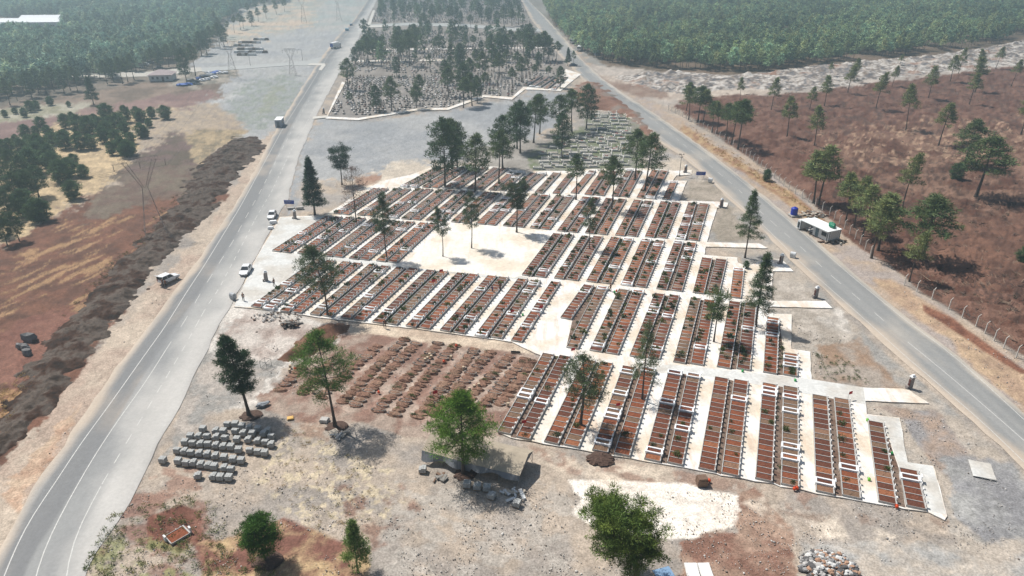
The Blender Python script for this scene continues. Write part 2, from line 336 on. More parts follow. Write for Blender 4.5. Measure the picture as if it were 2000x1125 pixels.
    a(([(1440, 960), (1480, 950), (1540, 1020), (1560, 1180), (1320, 1180), (1330, 1060), (1430, 1030)], (132, 100, 86), (164, 138, 120), 3, 10))
    a(([(1400, 960), (1520, 960), (1640, 1010), (1760, 1050), (1740, 1070), (1560, 1040), (1480, 1000), (1450, 985)], (212, 198, 180), None, 3.5, 12, (.6, 1.5, .46)))
    a(([(1560, 1050), (1760, 1070), (2010, 1040), (2300, 1200), (1560, 1200)], (164, 161, 156), (184, 172, 158), 4, 14))
    a(([(1400, 990), (1850, 1010), (1830, 1040), (1520, 1000)], (140, 120, 106), None, 2.4, 9, (.7, 1.5, .5)))
    return Z
BASE = (178, 163, 147); BASE2 = (156, 147, 138)
GAPS = [((602, 784), (695, 690)), ((643, 787), (767, 666)), ((679, 795), (804, 664)), ((712, 806), (838, 668)), ((752, 815), (876, 669)), ((788, 822), (911, 675)), ((827, 824), (946, 682)), ((861, 820), (981, 688)), ((908, 812), (1014, 695)), ((953, 804), (1036, 702))]
TR = [([(85, 862), (78, 890), (84, 915), (98, 925)], 1.5, .12, .80), ([(120, 850), (160, 800), (200, 745), (260, 670), (330, 590)], 1.5, .18, .86), ([(30, 990), (70, 930), (110, 870)], 1.5, .2, 1.14), ([(320, 560), (312, 580), (330, 600), (350, 590)], 1.4, .12, .78), ([(400, 470), (440, 410), (490, 330), (540, 262)], 1.5, .2, .88),
 ([(600, 330), (680, 290), (780, 262), (900, 245), (1010, 222), (1080, 195)], 1.6, .5, 1.12), ([(590, 380), (660, 330), (760, 300), (860, 280), (960, 262)], 1.6, .5, 1.10), ([(610, 250), (700, 262), (820, 250), (960, 215), (1060, 190)], 1.6, .5, .92), ([(600, 300), (700, 280), (850, 262)], 1.6, .4, .93),
 ([(400, 205), (470, 180), (540, 166), (600, 150)], 1.7, 1.2, 1.14), ([(420, 95), (520, 75), (620, 70), (700, 50)], 1.7, 1.2, 1.1), ([(420, 130), (500, 110), (600, 90), (660, 80)], 1.7, 1.2, .93),
 ([(480, 770), (560, 800), (700, 860), (860, 990), (1100, 1060), (1400, 1060), (1700, 1050), (1960, 1010)], 1.6, .35, 1.12), ([(330, 1000), (560, 960), (780, 1020), (1000, 1110)], 1.6, .3, .90), ([(1040, 900), (1200, 960), (1420, 980), (1650, 1010), (1850, 1060), (2000, 1100)], 1.6, .35, .9), ([(1500, 940), (1480, 1010), (1460, 1120)], 1.6, .35, .84), ([(1560, 975), (1620, 1060), (1700, 1130)], 1.6, .3, 1.12), ([(1750, 1040), (1900, 1010), (1990, 960)], 1.6, .3, 1.14),
 ([(1420, 190), (1500, 210), (1620, 215), (1760, 205)], 1.5, .4, .84), ([(1480, 290), (1600, 262), (1720, 210), (1800, 190)], 1.5, .5, .72), ([(1640, 340), (1800, 320), (1990, 325)], 1.6, .5, 1.2), ([(1790, 340), (1900, 380), (1990, 390)], 1.6, .4, .8), ([(1700, 400), (1850, 455), (1990, 470)], 1.6, .4, .8), ([(1820, 470), (1900, 540), (1990, 560)], 1.5, .35, 1.16),
 ([(1700, 540), (1780, 590), (1880, 660), (1960, 730)], 1.5, .2, .86), ([(1440, 330), (1500, 370), (1560, 420), (1650, 490)], 1.5, .25, .88), ([(0, 640), (120, 560), (240, 500), (360, 430)], 1.6, .3, .84), ([(0, 720), (120, 630), (230, 560), (320, 470)], 1.6, .3, 1.14), ([(200, 420), (300, 380), (380, 345)], 1.6, .3, .85), ([(0, 600), (150, 520), (300, 440)], 1.6, .35, .85),
 ([(430, 690), (480, 640), (560, 640), (620, 660)], 1.5, .25, .9), ([(1380, 470), (1440, 440), (1480, 400)], 1.4, .2, .9), *[([a, b], .1, .42, 1.25) for a, b in GAPS], ([(1860, 1000), (1900, 930), (1880, 880), (1820, 830)], 1.6, .3, 1.12), ([(1870, 870), (1930, 940), (1950, 1040)], 1.6, .3, .88)]
def tracks(X, Y, px, py, col):
    jx = (fbm(X * .25, Y * .25, 13, 3) - .5) * 1.6
    for i, (pl, gauge, wd, f) in enumerate(TR):
        W = [G(*p) for p in pl]; P = np.array(pl); k = np.where((px > P[:, 0].min() - 40) & (px < P[:, 0].max() + 40) & (py > P[:, 1].min() - 30) & (py < P[:, 1].max() + 30))[0]
        x, y = X[k] + jx[k], Y[k] + jx[k]; best = np.full(len(k), 1e9); sg = np.zeros(len(k))
        for a, b in zip(W, W[1:]):
            ex, ey = b.x - a.x, b.y - a.y; L2 = ex * ex + ey * ey; t = np.clip(((x - a.x) * ex + (y - a.y) * ey) / L2, 0, 1); d = np.hypot(x - a.x - t * ex, y - a.y - t * ey); best = np.minimum(best, d)
        m = np.exp(-((best - gauge / 2) / (wd + .12)) ** 2) * np.clip((fbm(X[k] * .12, Y[k] * .12, 300 + i, 3) - .38) * 6, 0, 1)
        col[k] = col[k] * (1 + (f - 1) * m)[:, None]
    return col
def ground_colour(X, Y, px, py):
    wx = (fbm(X * .12, Y * .12, 3) - .5); wy = (fbm(X * .12, Y * .12, 9) - .5)
    hx = (fbm(X * .45, Y * .45, 5, 5, .7) - .5)
    n = fbm(X / 4.5, Y / 4.5, 40, 5)[:, None]
    n = np.clip((n - .38) / .24, 0, 1)
    col = L3(BASE)[None] * (1 - n) + L3(BASE2)[None] * n
    for i, z in enumerate(zone_list()):
        poly, ca, cb, ns, soft = z[:5]
        P = np.array(poly); x0, y0 = P.min(0) - 40; x1, y1 = P.max(0) + 40
        k = np.where((px > x0) & (px < x1) & (py > y0) & (py < y1))[0]
        if not len(k): continue
        sd_ = sdist(px[k] + wx[k] * soft * 3.5 + hx[k] * soft * 4.5, py[k] + wy[k] * soft * 2.2 + hx[k] * soft * 2.6, poly)
        m = np.clip(sd_ / soft * 1.1 + .5, 0, 1); m = m * m * (3 - 2 * m)
        x, y = X[k], Y[k]; n = fbm(x / ns, y / ns, 60 + i, 5, .6)
        if cb is None:
            fx, fy, th = z[5]
            # streaks run up-right like the strips
            u = (x * .95 - y * .3); v = (x * .3 + y * .95)
            n = fbm(u / ns * fy / 1.5, v / ns * fx, 90 + i, 5, .62)
            m = m * np.clip((n - th) / .09, 0, 1) * .72; c = L3(ca)[None]
        else:
            t = np.clip((n - .38) / .24, 0, 1)[:, None]; c = L3(ca)[None] * (1 - t) + L3(cb)[None] * t
        col[k] = col[k] * (1 - m[:, None]) + c * m[:, None]
    col = tracks(X, Y, px, py, col)
    g = fbm(X * .9, Y * .9, 77, 5, .75); col *= (1 + (g - .5) * .62)[:, None]
    return col
RED = [(1325, 214), (1345, 192), (1430, 182), (1560, 180), (1700, 160), (2010, 122), (3600, 70), (4200, 900), (2800, 1110), (2010, 690), (1900, 622), (1800, 555), (1740, 505), (1650, 440), (1575, 370), (1480, 310), (1400, 256)]
LRED = [(-900, 560), (0, 482), (150, 400), (280, 300), (400, 300), (380, 400), (250, 560), (110, 760), (0, 880), (-900, 1400)]
def ground_z(X, Y, px, py):
    z = (fbm(X * .5, Y * .5, 21, 3) - .5) * .10
    k = np.clip(sdist(px, py, RED) / 10, 0, 1)
    r = 1 - np.abs(fbm(X * .10 + Y * .03, Y * .20, 31, 5, .6) * 2 - 1)
    z2 = (r ** 3) * 1.0 + (fbm(X * .6, Y * .8, 33, 4, .7) - .5) * 1.5 + np.abs(fbm(X * .035, Y * .05, 37, 2) - .5) * 1.6
    z = z + k * (z2 - .35)
    k = np.clip(sdist(px, py, LRED) / 12, 0, 1)
    z = z + k * (fbm(X * .5, Y * .5, 35, 4, .6) - .5) * .45
    return z - .16
def build_ground():
    xs = np.concatenate([np.linspace(-6000, -700, 16)[:-1], np.linspace(-700, 0, 60)[:-1], np.arange(0, 2000, 3.1), np.linspace(2000, 2700, 60), np.linspace(2700, 8000, 16)[1:]])
    ys = np.concatenate([[-118, -108, -95, -80, -65, -50, -38, -26, -16, -8], np.arange(-1, 1128, 2.9), np.linspace(1132, 1500, 50), np.linspace(1560, 3000, 14)])
    PXg, PYg = np.meshgrid(xs, ys); px = PXg.ravel(); py = PYg.ravel()
    dx = (px - 1000) / F; dy = (562.5 - py) / F; t = CH / (sP - dy * cP); X = dx * t; Y = (cP + dy * sP) * t
    z = ground_z(X, Y, px, py); col = ground_colour(X, Y, px, py)
    nx, ny = len(xs), len(ys); i = np.arange(nx * ny).reshape(ny, nx)
    f = np.stack([i[1:, :-1], i[1:, 1:], i[:-1, 1:], i[:-1, :-1]], -1).reshape(-1, 4)
    me = npmesh('ground', np.stack([X, Y, z], 1), f, col, smooth=True, m=mat('soil_and_gravel', None, attr=True, rough=.95, var=.17, scale=1.6, bump=.12, fine=.24, spec=.15))
    tag(link('ground', me), kind='structure')
build_ground()
def clodgrid(name, poly, step, zfun, cfun, soft, m, z0=-.2, maxd=None):
    """dense heap mesh over a photo outline: height and colour from functions of world position and distance to the outline"""
    W = np.array([[*G(*p)[:2]] for p in poly]); x0, y0 = W.min(0) - 1; x1, y1 = W.max(0) + 1
    xs = np.arange(x0, x1, step); ys = np.arange(y0, y1, step * 1.15); A, B = np.meshgrid(xs, ys); X = A.ravel(); Y = B.ravel()
    X = X + (vn(X * 3, Y * 3, 1) - .5) * step * .6; Y = Y + (vn(X * 3, Y * 3, 2) - .5) * step * .6
    d = sdist(X + (fbm(X * .4, Y * .4, 8, 3) - .5) * soft * 1.6, Y + (fbm(X * .4, Y * .4, 18, 3) - .5) * soft * 1.6, W)
    k = np.clip(d / soft, 0, 1) ** .7; z = z0 + (zfun(X, Y) - z0) * k; col = cfun(X, Y)
    i = np.arange(len(X)).reshape(len(ys), len(xs))
    f = np.stack([i[:-1, :-1], i[:-1, 1:], i[1:, 1:], i[1:, :-1]], -1).reshape(-1, 4)
    f = f[(d[f] > -.2).any(1)]
    u, inv = np.unique(f, return_inverse=True); V = np.stack([X, Y, z], 1)[u]
    me = npmesh(name, V, inv.reshape(f.shape), col[u], m=m); return link(name, me)
def mixc(n, *cs):
    n = np.clip(n, 0, .9999) * (len(cs) - 1); i = n.astype(int); f = (n - i)[:, None]; A = np.array([L3(c) for c in cs]); return A[i] * (1 - f) + A[i + 1] * f
clod = mat('clodded_soil', None, attr=True, rough=.97, var=.25, scale=2.5, bump=.15, fine=.2, spec=.1)
# long spoil bank left of the road
SPOIL = [(0, 905), (-60, 960), (-140, 1000), (-140, 900), (-40, 860), (30, 760), (70, 700), (100, 645), (165, 590), (215, 535), (262, 480), (300, 445), (345, 400), (365, 365), (385, 325), (420, 292), (455, 268), (505, 266), (518, 278), (500, 305), (468, 335), (440, 375), (400, 425), (340, 480), (300, 525), (285, 560), (215, 640), (165, 700), (120, 765), (70, 830)]
def sp_z(X, Y): return .15 + .5 * (1 - np.abs(fbm(X * .16, Y * .16, 50, 4) * 2 - 1)) ** 2 + (fbm(X * 1.0, Y * 1.0, 51, 6, .85) - .5) * 1.05
o = clodgrid('spoil_bank', SPOIL, .21, sp_z, lambda X, Y: mixc(fbm(X * .3, Y * .3, 52, 5, .65) * 2 - .45, (50, 41, 35), (78, 67, 59), (102, 92, 84), (72, 53, 43), (56, 47, 42)), 3.2, clod); tag(o, kind='structure')
# brown earth bank by the mounds, and the embankment of the right road
o = clodgrid('earth_bank', [(548, 699), (575, 672), (605, 648), (640, 628), (680, 634), (672, 650), (640, 665), (615, 690), (575, 704)], .35, lambda X, Y: 1.0 + (fbm(X * .6, Y * .6, 55, 4) - .5) * .8, lambda X, Y: mixc(fbm(X * .5, Y * .5, 56) * 2 - .5, (104, 74, 60), (126, 94, 76), (142, 110, 92)), 2.0, clod); tag(o, kind='structure')
o = clodgrid('road_embankment', [(1126, 172), (1146, 158), (1172, 164), (1200, 186), (1246, 220), (1290, 280), (1282, 296), (1240, 236), (1222, 224), (1190, 214), (1150, 212), (1132, 198)], .9, lambda X, Y: .9 + (fbm(X * .4, Y * .4, 58, 4) - .5) * 1.2, lambda X, Y: mixc(fbm(X * .12, Y * .12, 59) * 2 - .5, (120, 90, 76), (140, 108, 92), (132, 126, 118)), 4, clod); tag(o, kind='structure')
# rubble dump below the right wood
_rr = np.random.RandomState(4)
DUMP = [(1335, 140), (1420, 146), (1500, 140), (1580, 128), (1700, 118), (1850, 104), (2010, 78), (2400, 40), (2600, 60), (2400, 100), (2010, 124), (1850, 140), (1700, 154), (1640, 168), (1560, 176), (1470, 172), (1400, 176), (1340, 184), (1290, 176), (1240, 166), (1200, 150), (1250, 142)]
_W = np.array([[*G(*p)[:2]] for p in DUMP]); hx = _rr.uniform(_W[:, 0].min(), _W[:, 0].max(), 1500); hy = _rr.uniform(_W[:, 1].min(), _W[:, 1].max(), 1500)
_hk = sdist(hx, hy, _W) > 0; hx = hx[_hk]; hy = hy[_hk]; hh = _rr.uniform(.8, 2.3, len(hx)); hr = hh * _rr.uniform(1.5, 2.4, len(hx)); hc = _rr.rand(len(hx))
def dump_idx(X, Y):
    best = np.full(X.shape, -9.); bi = np.zeros(X.shape, int)
    for i in range(len(hx)):
        q = hh[i] * (1 - np.sqrt((X - hx[i]) ** 2 + ((Y - hy[i]) * .9) ** 2 + .3) / hr[i]); k = q > best; best[k] = q[k]; bi[k] = i
    return best, bi
def dump_z(X, Y): return np.maximum(dump_idx(X, Y)[0], 0) + (fbm(X * .7, Y * .7, 61, 4, .7) - .4) * 1.5
def dump_c(X, Y):
    b, i = dump_idx(X + (fbm(X, Y, 3) - .5) * 1.5, Y); c = mixc(np.clip(hc[i] * .75 + (fbm(X * .25, Y * .25, 71, 4, .7) - .5) * 1.3 + .12, 0, 1), (96, 92, 92), (164, 152, 140), (206, 200, 192), (132, 118, 106), (100, 100, 104), (186, 174, 162), (140, 110, 94))
    return c * (.85 + .4 * fbm(X * 1.3, Y * 1.3, 66, 3, .7))[:, None]
o = clodgrid('rubble_dump', DUMP, .95, dump_z, dump_c, 3.5, clod); tag(o, kind='structure')
# ================================================================== ROADS
def resample(pts, n):
    W = [G(*p) for p in pts]; s = [0]
    for a, b in zip(W, W[1:]): s.append(s[-1] + (b - a).length)
    out = []
    for k in range(n):
        t = s[-1] * k / (n - 1); i = max(j for j in range(len(s)) if s[j] <= t + 1e-9); i = min(i, len(W) - 2)
        out.append(W[i].lerp(W[i + 1], (t - s[i]) / (s[i + 1] - s[i] + 1e-9)))
    for _ in range(2): out = [out[0]] + [(out[i - 1] + out[i] * 2 + out[i + 1]) / 4 for i in range(1, n - 1)] + [out[-1]]
    return out
LL = [(-190, 1420), (-60, 1190), (5, 1050), (75, 935), (130, 860), (185, 775), (228, 712), (275, 655), (335, 575), (385, 510), (425, 450), (455, 405), (487, 350), (540, 250), (590, 170), (622, 120), (655, 75), (690, 40), (718, 0), (728, -20)]
LR = [(140, 1420), (150, 1190), (153, 1125), (160, 1085), (200, 1072), (230, 1023), (287, 913), (307, 877), (350, 793), (375, 740), (405, 680), (433, 625), (470, 560), (500, 500), (533, 438), (560, 395), (575, 335), (590, 290), (617, 227), (650, 165), (690, 95), (715, 42), (736, 0), (745, -20)]
RL = [(1006, -18), (1018, 0), (1037, 37), (1090, 105), (1134, 150), (1167, 190), (1215, 222), (1247, 240), (1290, 280), (1330, 303), (1385, 350), (1430, 395), (1485, 445), (1556, 518), (1625, 580), (1706, 652), (1760, 700), (1825, 757), (1925, 845), (2000, 915), (2150, 1060), (2400, 1300)]
RR = [(1020, -18), (1034, 3), (1070, 38), (1110, 84), (1140, 120), (1180, 156), (1230, 190), (1300, 236), (1334, 260), (1400, 307), (1478, 370), (1540, 422), (1622, 492), (1675, 538), (1772, 620), (1858, 682), (1935, 748), (2010, 815), (2200, 980), (2500, 1230)]
asph = mat('dusty_asphalt', None, attr=True, rough=.9, var=.05, scale=.9, bump=.01, fine=.05, spec=.25)
def road(name, A, B, n, cols, dustL, dustR, seed):
    a = resample(A, n); b = resample(B, n); K = 26; V = []; cc = []
    for i in range(n):
        for k in range(K + 1):
            t = k / K
            p = a[i].lerp(b[i], t); j = 0
            if k in (0, K): j = (float(fbm(np.array([i * .8]), np.array([k * 1.]), seed, 3)[0]) - .5) * .9
            V.append((p.x + j, p.y, .012 + (0 if 0 < k < K else -.10)))
    V = np.array(V); X, Y = V[:, 0], V[:, 1]; t = np.tile(np.arange(K + 1) / K, n); s = np.repeat(np.arange(n), K + 1)
    base, pale, dark, dust = [L3(c) for c in cols]
    n1 = fbm(X * .08, Y * .03, seed, 4)[:, None]; c = base[None] * (1 - n1) + pale[None] * n1
    n2 = np.clip((vn(t * 9, s * .03, seed + 2) - .45) * 3, 0, 1)[:, None] * .5; c = c * (1 - n2) + dark[None] * n2     # worn wheel lanes
    if seed == 5:
        dl = np.clip((t - .07) / .05, 0, 1) * np.clip((.40 + .05 * vn(s * .2, s * 0, 4) - t) / .04, 0, 1) * .8; c = c * (1 - dl[:, None]) + L3((124, 124, 124))[None] * dl[:, None]
    pt = np.clip((vn(s * .06, np.floor(t * 3), seed + 8) - .72) * 12, 0, 1)[:, None] * .35; c = c * (1 - pt) + dark[None] * pt
    e = np.clip(1 - t / dustL, 0, 1) + np.clip(1 - (1 - t) / dustR, 0, 1)
    e = np.clip(e * 1.5 + (fbm(X * .15, Y * .12, seed + 5, 5, .6) - .58) * 2.2, 0, 1)[:, None]
    dn = (.86 + .28 * fbm(X * .22 + Y * .1, Y * .06, seed + 9, 5, .7))[:, None]; dd = np.where((t < .4)[:, None], L3((190, 175, 158))[None], dust[None]); c = c * (1 - e) + dd * dn * e
    i = np.arange(n * (K + 1)).reshape(n, K + 1)
    f = np.stack([i[:-1, :-1], i[:-1, 1:], i[1:, 1:], i[1:, :-1]], -1).reshape(-1, 4)
    me = npmesh(name, V, f, c, m=asph); 
    if me.polygons[0].normal.z < 0: me.flip_normals()
    tag(link(name, me), kind='structure')
road('left_road', LL, LR, 330, [(150, 150, 148), (166, 164, 160), (134, 134, 134), (190, 186, 180)], .16, .60, 5)
road('right_road', RL, RR, 330, [(142, 142, 140), (160, 158, 154), (128, 129, 128), (190, 180, 166)], .30, .2, 25)
paint = mk('worn_road_paint', (206, 204, 198), var=.15, scale=2, fine=.1)
MARK = []
def marking(pts, w, dash=None, z=.02, seed=0):
    w *= .72
    n = max(2, int(sum((G(*a) - G(*b)).length for a, b in zip(pts, pts[1:])) / (1.0 if dash else 2.5))); c = resample(pts, n); mb = MB(); rn = random.Random(seed)
    on = True; acc = 0
    for i in range(n - 1):
        if dash:
            acc += (c[i + 1] - c[i]).length; on = (acc % (dash[0] + dash[1])) < dash[0]
        if not on: continue
        d = (c[i + 1] - c[i]).normalized(); s = Vector((-d.y, d.x, 0)) * w / 2; zz = Vector((0, 0, z))
        mb.quad(c[i] - s + zz, c[i + 1] - s + zz, c[i + 1] + s + zz, c[i] + s + zz)
    me = mb.mesh('road_marking'); me.materials.append(paint)
    for p in me.polygons:
        if p.normal.z < 0: me.flip_normals(); break
    tag(link('road_marking', me), kind='structure')
marking([(-40, 1250), (8, 1125), (33, 1063), (64, 1005), (97, 960), (153, 873), (207, 800), (242, 751), (280, 697), (320, 642), (370, 562), (397, 522), (430, 468), (467, 408), (485, 375), (553, 250), (600, 177), (640, 110), (690, 50)], .17)
marking([(50, 1230), (68, 1125), (88, 1067), (123, 997), (180, 897), (233, 817), (282, 750), (323, 685)], .17)
marking([(323, 685), (360, 628), (383, 588), (398, 562), (457, 468), (480, 425), (508, 375), (567, 260), (583, 230), (622, 165), (665, 95), (700, 45)], .15, (4, 5))
marking([(120, 1230), (128, 1125), (137, 1070), (157, 1023), (197, 950)], .17)
marking([(199, 946), (220, 910), (250, 860), (287, 800), (317, 750), (360, 678), (400, 605), (427, 565), (473, 478), (500, 425), (530, 375), (567, 297), (597, 243), (640, 165), (680, 95), (710, 45)], .17, (2.2, 1.9))
marking([(1018, -5), (1048, 45), (1098, 105), (1142, 148), (1175, 185), (1225, 218), (1300, 275), (1350, 313), (1416, 375), (1493, 442), (1566, 515), (1633, 574), (1716, 648), (1766, 694), (1833, 750), (1933, 837), (2000, 903), (2120, 1015)], .13)
marking([(1026, -2), (1062, 38), (1104, 84), (1136, 122), (1176, 158), (1226, 192), (1296, 240), (1390, 307), (1473, 374), (1533, 425), (1616, 498), (1666, 542), (1766, 624), (1850, 685), (1920, 745), (2000, 820), (2140, 945)], .13)
marking([(1040, 20), (1100, 92), (1160, 148), (1260, 222), (1320, 270), (1392, 328), (1440, 368), (1490, 418), (1570, 488), (1616, 532), (1673, 580), (1738, 637)], .14, (3.2, 4.6))
marking([(1773, 668), (1815, 702), (1873, 750), (1940, 808), (2000, 860), (2120, 970)], .14)
# side roads
kerb = mk('pale_kerb_concrete', (205, 200, 190), var=.1, scale=2)
sheet('side_road', [(392, 132), (470, 128), (560, 122), (600, 118), (640, 108), (648, 128), (630, 128), (560, 128), (480, 134), (395, 140)], -.02, mk('pale_worn_asphalt', (176, 176, 172), var=.06, scale=.4), kind='structure')
sheet('side_road', [(0, 148), (120, 143), (290, 140), (345, 134), (392, 131), (395, 139), (290, 149), (120, 153), (0, 158), (-300, 168), (-300, 158)], -.02, mk('pale_track', (190, 184, 174), var=.08, scale=.4), kind='structure')
sheet('footway', [(606, 124), (634, 124), (636, 128), (628, 138), (622, 136), (628, 128), (600, 127)], .1, kerb, kind='structure')
sheet('side_road', [(1064, 62), (1000, 60), (900, 52), (800, 50), (720, 52), (715, 48), (800, 44), (900, 46), (1000, 54), (1056, 54)], .0, M_['pale_worn_asphalt'], kind='structure')
sheet('footway', [(712, 50), (753, 49), (753, 53), (720, 54), (722, 58), (712, 72), (706, 70), (714, 57)], .1, kerb, kind='structure')
sheet('footway', [(716, 52), (728, 20), (733, 20), (723, 52)], .1, kerb, kind='structure')
# ================================================================== PAVING OF THE BURIAL GROUND
conc = mat('pale_concrete', tuple(L3((236, 232, 225))), var=.09, scale=.7, col2=tuple(L3((218, 204, 184))), fine=.08, rough=.85, streak=tuple(L3((214, 184, 158))))  # near-white concrete of its own colour, with beige patches and soil stains
conc2 = mat('broom_finished_concrete', tuple(L3((214, 213, 208))), var=.10, scale=.8, fine=.09, rough=.85, col2=tuple(L3((198, 192, 182))))
PAVE = [(457, 599), (500, 505), (547, 424), (634, 420), (664, 402), (700, 376), (748, 353), (800, 342), (845, 326), (920, 324), (975, 326), (1000, 332), (1040, 334), (1104, 334), (1130, 331), (1212, 329), (1275, 329), (1318, 334), (1352, 332), (1351, 341), (1321, 343), (1314, 353), (1342, 353), (1327, 392), (1400, 394), (1422, 396), (1420, 404), (1401, 406), (1390, 440), (1381, 473), (1484, 476), (1500, 485), (1379, 482), (1376, 498), (1440, 503), (1441, 513), (1458, 520), (1480, 512), (1508, 505), (1528, 508), (1550, 530), (1510, 530), (1506, 588), (1585, 588), (1612, 588), (1626, 602), (1500, 599), (1498, 612), (1546, 614), (1546, 682), (1582, 687), (1585, 742), (1686, 757), (1760, 759), (1776, 762), (1815, 788), (1690, 783), (1693, 809), (1757, 816), (1773, 903), (1823, 910), (1850, 1008), (1845, 1016), (1812, 1000), (1765, 994), (1752, 990), (1716, 985), (1682, 979), (1646, 972), (1632, 970), (1594, 964), (1562, 955), (1525, 951), (1510, 944), (1474, 940), (1444, 933), (1408, 929), (1398, 925), (1364, 919), (1335, 913), (1303, 908), (1291, 906), (1258, 901), (1231, 895), (1200, 891), (1188, 889), (1156, 883), (1133, 878), (1101, 873), (1092, 872), (1062, 867), (1036, 861), (1010, 858), (997, 855), (972, 844), (1056, 694), (1045, 690), (1000, 668), (950, 661), (880, 651), (820, 643), (750, 635), (690, 628), (630, 621), (570, 612), (535, 608), (491, 602)]
random.seed(3)
sheet('concrete_paving', PAVE, .03, conc, sub=1.2, jit=.05, kind='structure')
sheet('forecourt_paving', [(458, 598), (501, 505), (548, 425), (604, 424), (650, 424), (640, 432), (534, 490), (532, 494), (604, 496), (612, 508), (489, 600)], .036, conc2, sub=3, skirt=.03, kind='structure')
sheet('path', [(612, 497), (1030, 541), (1032, 546), (990, 546), (606, 506)], .036, conc2, sub=3, skirt=.03, kind='structure')
sheet('path', [(1212, 722), (1310, 712), (1584, 741), (1686, 757), (1690, 783), (1690, 790), (1586, 772), (1400, 737)], .036, conc2, sub=3, skirt=.03, kind='structure')
sheet('path', [(1692, 811), (1756, 817), (1772, 903), (1822, 911), (1848, 1006), (1815, 998), (1791, 920), (1757, 915), (1727, 829), (1694, 824)], .036, conc2, sub=3, skirt=.03, kind='structure')
# dusty square in the middle
sheet('square', [(781, 521), (884, 436), (1035, 449), (1081, 457), (1018, 538), (1005, 543), (880, 531)], .036, mat('cream_dusted_concrete', tuple(L3((240, 233, 222))), var=.08, scale=.5, col2=tuple(L3((226, 212, 192))), fine=.08, streak=tuple(L3((222, 204, 182)))), sub=2, jit=.05, skirt=.03, kind='structure')
# ================================================================== GRAVE STRIPS (photo pixels: near-left, near-right, far-left, far-right)
def S(t): return [tuple(float(v) for v in q.split()) for q in t.strip().split(';')]
FB = S("""972.5 842.5 997 854 1060 693 1084 695.5;1008 856 1036 860 1092.5 697 1116 699.5;1061 865 1092 870 1141 705 1164 708;1100 871 1132 876 1172.5 709.5 1197.5 712.5;1156 881 1187.5 887 1216 717 1242.5 721;1199 889 1230 892.5 1253 721 1281 725;1257.5 899 1290 904 1305 726 1332.5 730;1302 906 1334 911 1342.5 732.5 1368 735;1362.5 917 1397.5 923 1396 739.5 1423 742;1408 927.5 1443 931 1432.5 744.5 1462 747;1473 937.5 1509 942.5 1489.5 751 1516 754;1524 949 1561 953 1529.5 757 1558 759.5;1592 962 1630 968 1586 774 1615 777;1644 970 1681 977 1628 780 1658 783;1715 983 1751 988 1694 826 1725 828;1768 992 1810 997 1756 918 1790 922""")
MB_ = S("""1093 622 1118 626 1141 559 1160 560;1105.6 680 1130 683 1168 562 1188 564;1150 686 1177 689 1209 567 1229 569;1182.5 691 1208 694 1237 569 1258 571;1229 697 1254 700 1278 575 1299 577.5;1265 700 1289 703 1308 578 1328 580;1314 709 1339 711 1349 583 1369 586;1348 712 1374 715 1375 587 1397 590;1399 718 1427 721.5 1424 591 1447 592.5;1437.6 722 1466 725 1455 594 1477 596;1490 728 1517 733 1497 622 1522 624;1529 733 1557 738 1530 692 1558 694""")
LB = S("""491 600.4 509 603 617 507.6 636 509.6;513.6 605 535 607 639 510 658 512.4;547 609 566 611.4 670 513 687 514;569 611.4 590 613 691 515 709 517;604.4 615.6 625 618 722 518 738 520;629 618 650 621 746 521 763 522.4;664.4 622 685 625 775 524 792 525.6;689 626 712 628 799 525 820 528;727.4 631 748 633 833 529 853 531;755 634 776 636 858 531 877 533.6;792 638.6 813 641 893 535 911 536.6;819 641.6 840 644 917 537 936.6 539;859 647 880 649.4 953 540.6 971 542;885.6 650.4 908 653.4 975 542.6 995.6 545;927 657 951 660 1012 546 1032 549;959 660 980 663 1036 549 1058 551.6;998 667 1020 670 1076 552.4 1095.6 554""")
NB = S("""1018 538.6 1040 540.6 1081 458 1098 459;1044 541.6 1066 543 1103 460 1122 461;1081.6 545 1101 546.6 1136 463 1153 463.6;1107.6 547 1128 549.6 1158 463.6 1180 464.4;1145 551 1166 553 1193 465.6 1213 466.4;1174 554 1195 556 1218 468.4 1238 469.6;1212 558 1235 560 1253 469.6 1272 471;1241 561 1262 563 1280 471 1299 473;1281 565 1303 568 1317 473.6 1335 475;1311 568 1332 571 1341 475 1361 477;1352 573 1376 575 1371 505.6 1391 507;1380 575 1405 577 1398 508 1420 509.6;1425 582 1447 584 1432 527 1454 527""")
UB = S("""532 491.6 547 493 635 424.4 650 425;551 493.6 568 495 655 425 671 426;581 496 598 497.6 676 426 694 427;602 498 620 500 699 427.4 716 428;632 501 648 502.6 723 430 742 431;651 502.6 669 504 746 431 764 432;681.6 506.4 699 508 773 434 791 434.6;702.6 508 721 509.6 794 434.6 812 435.6;734 511 753 512.6 821 436.6 837 438;757 513 776 514.4 840 437.6 857 438.6""")
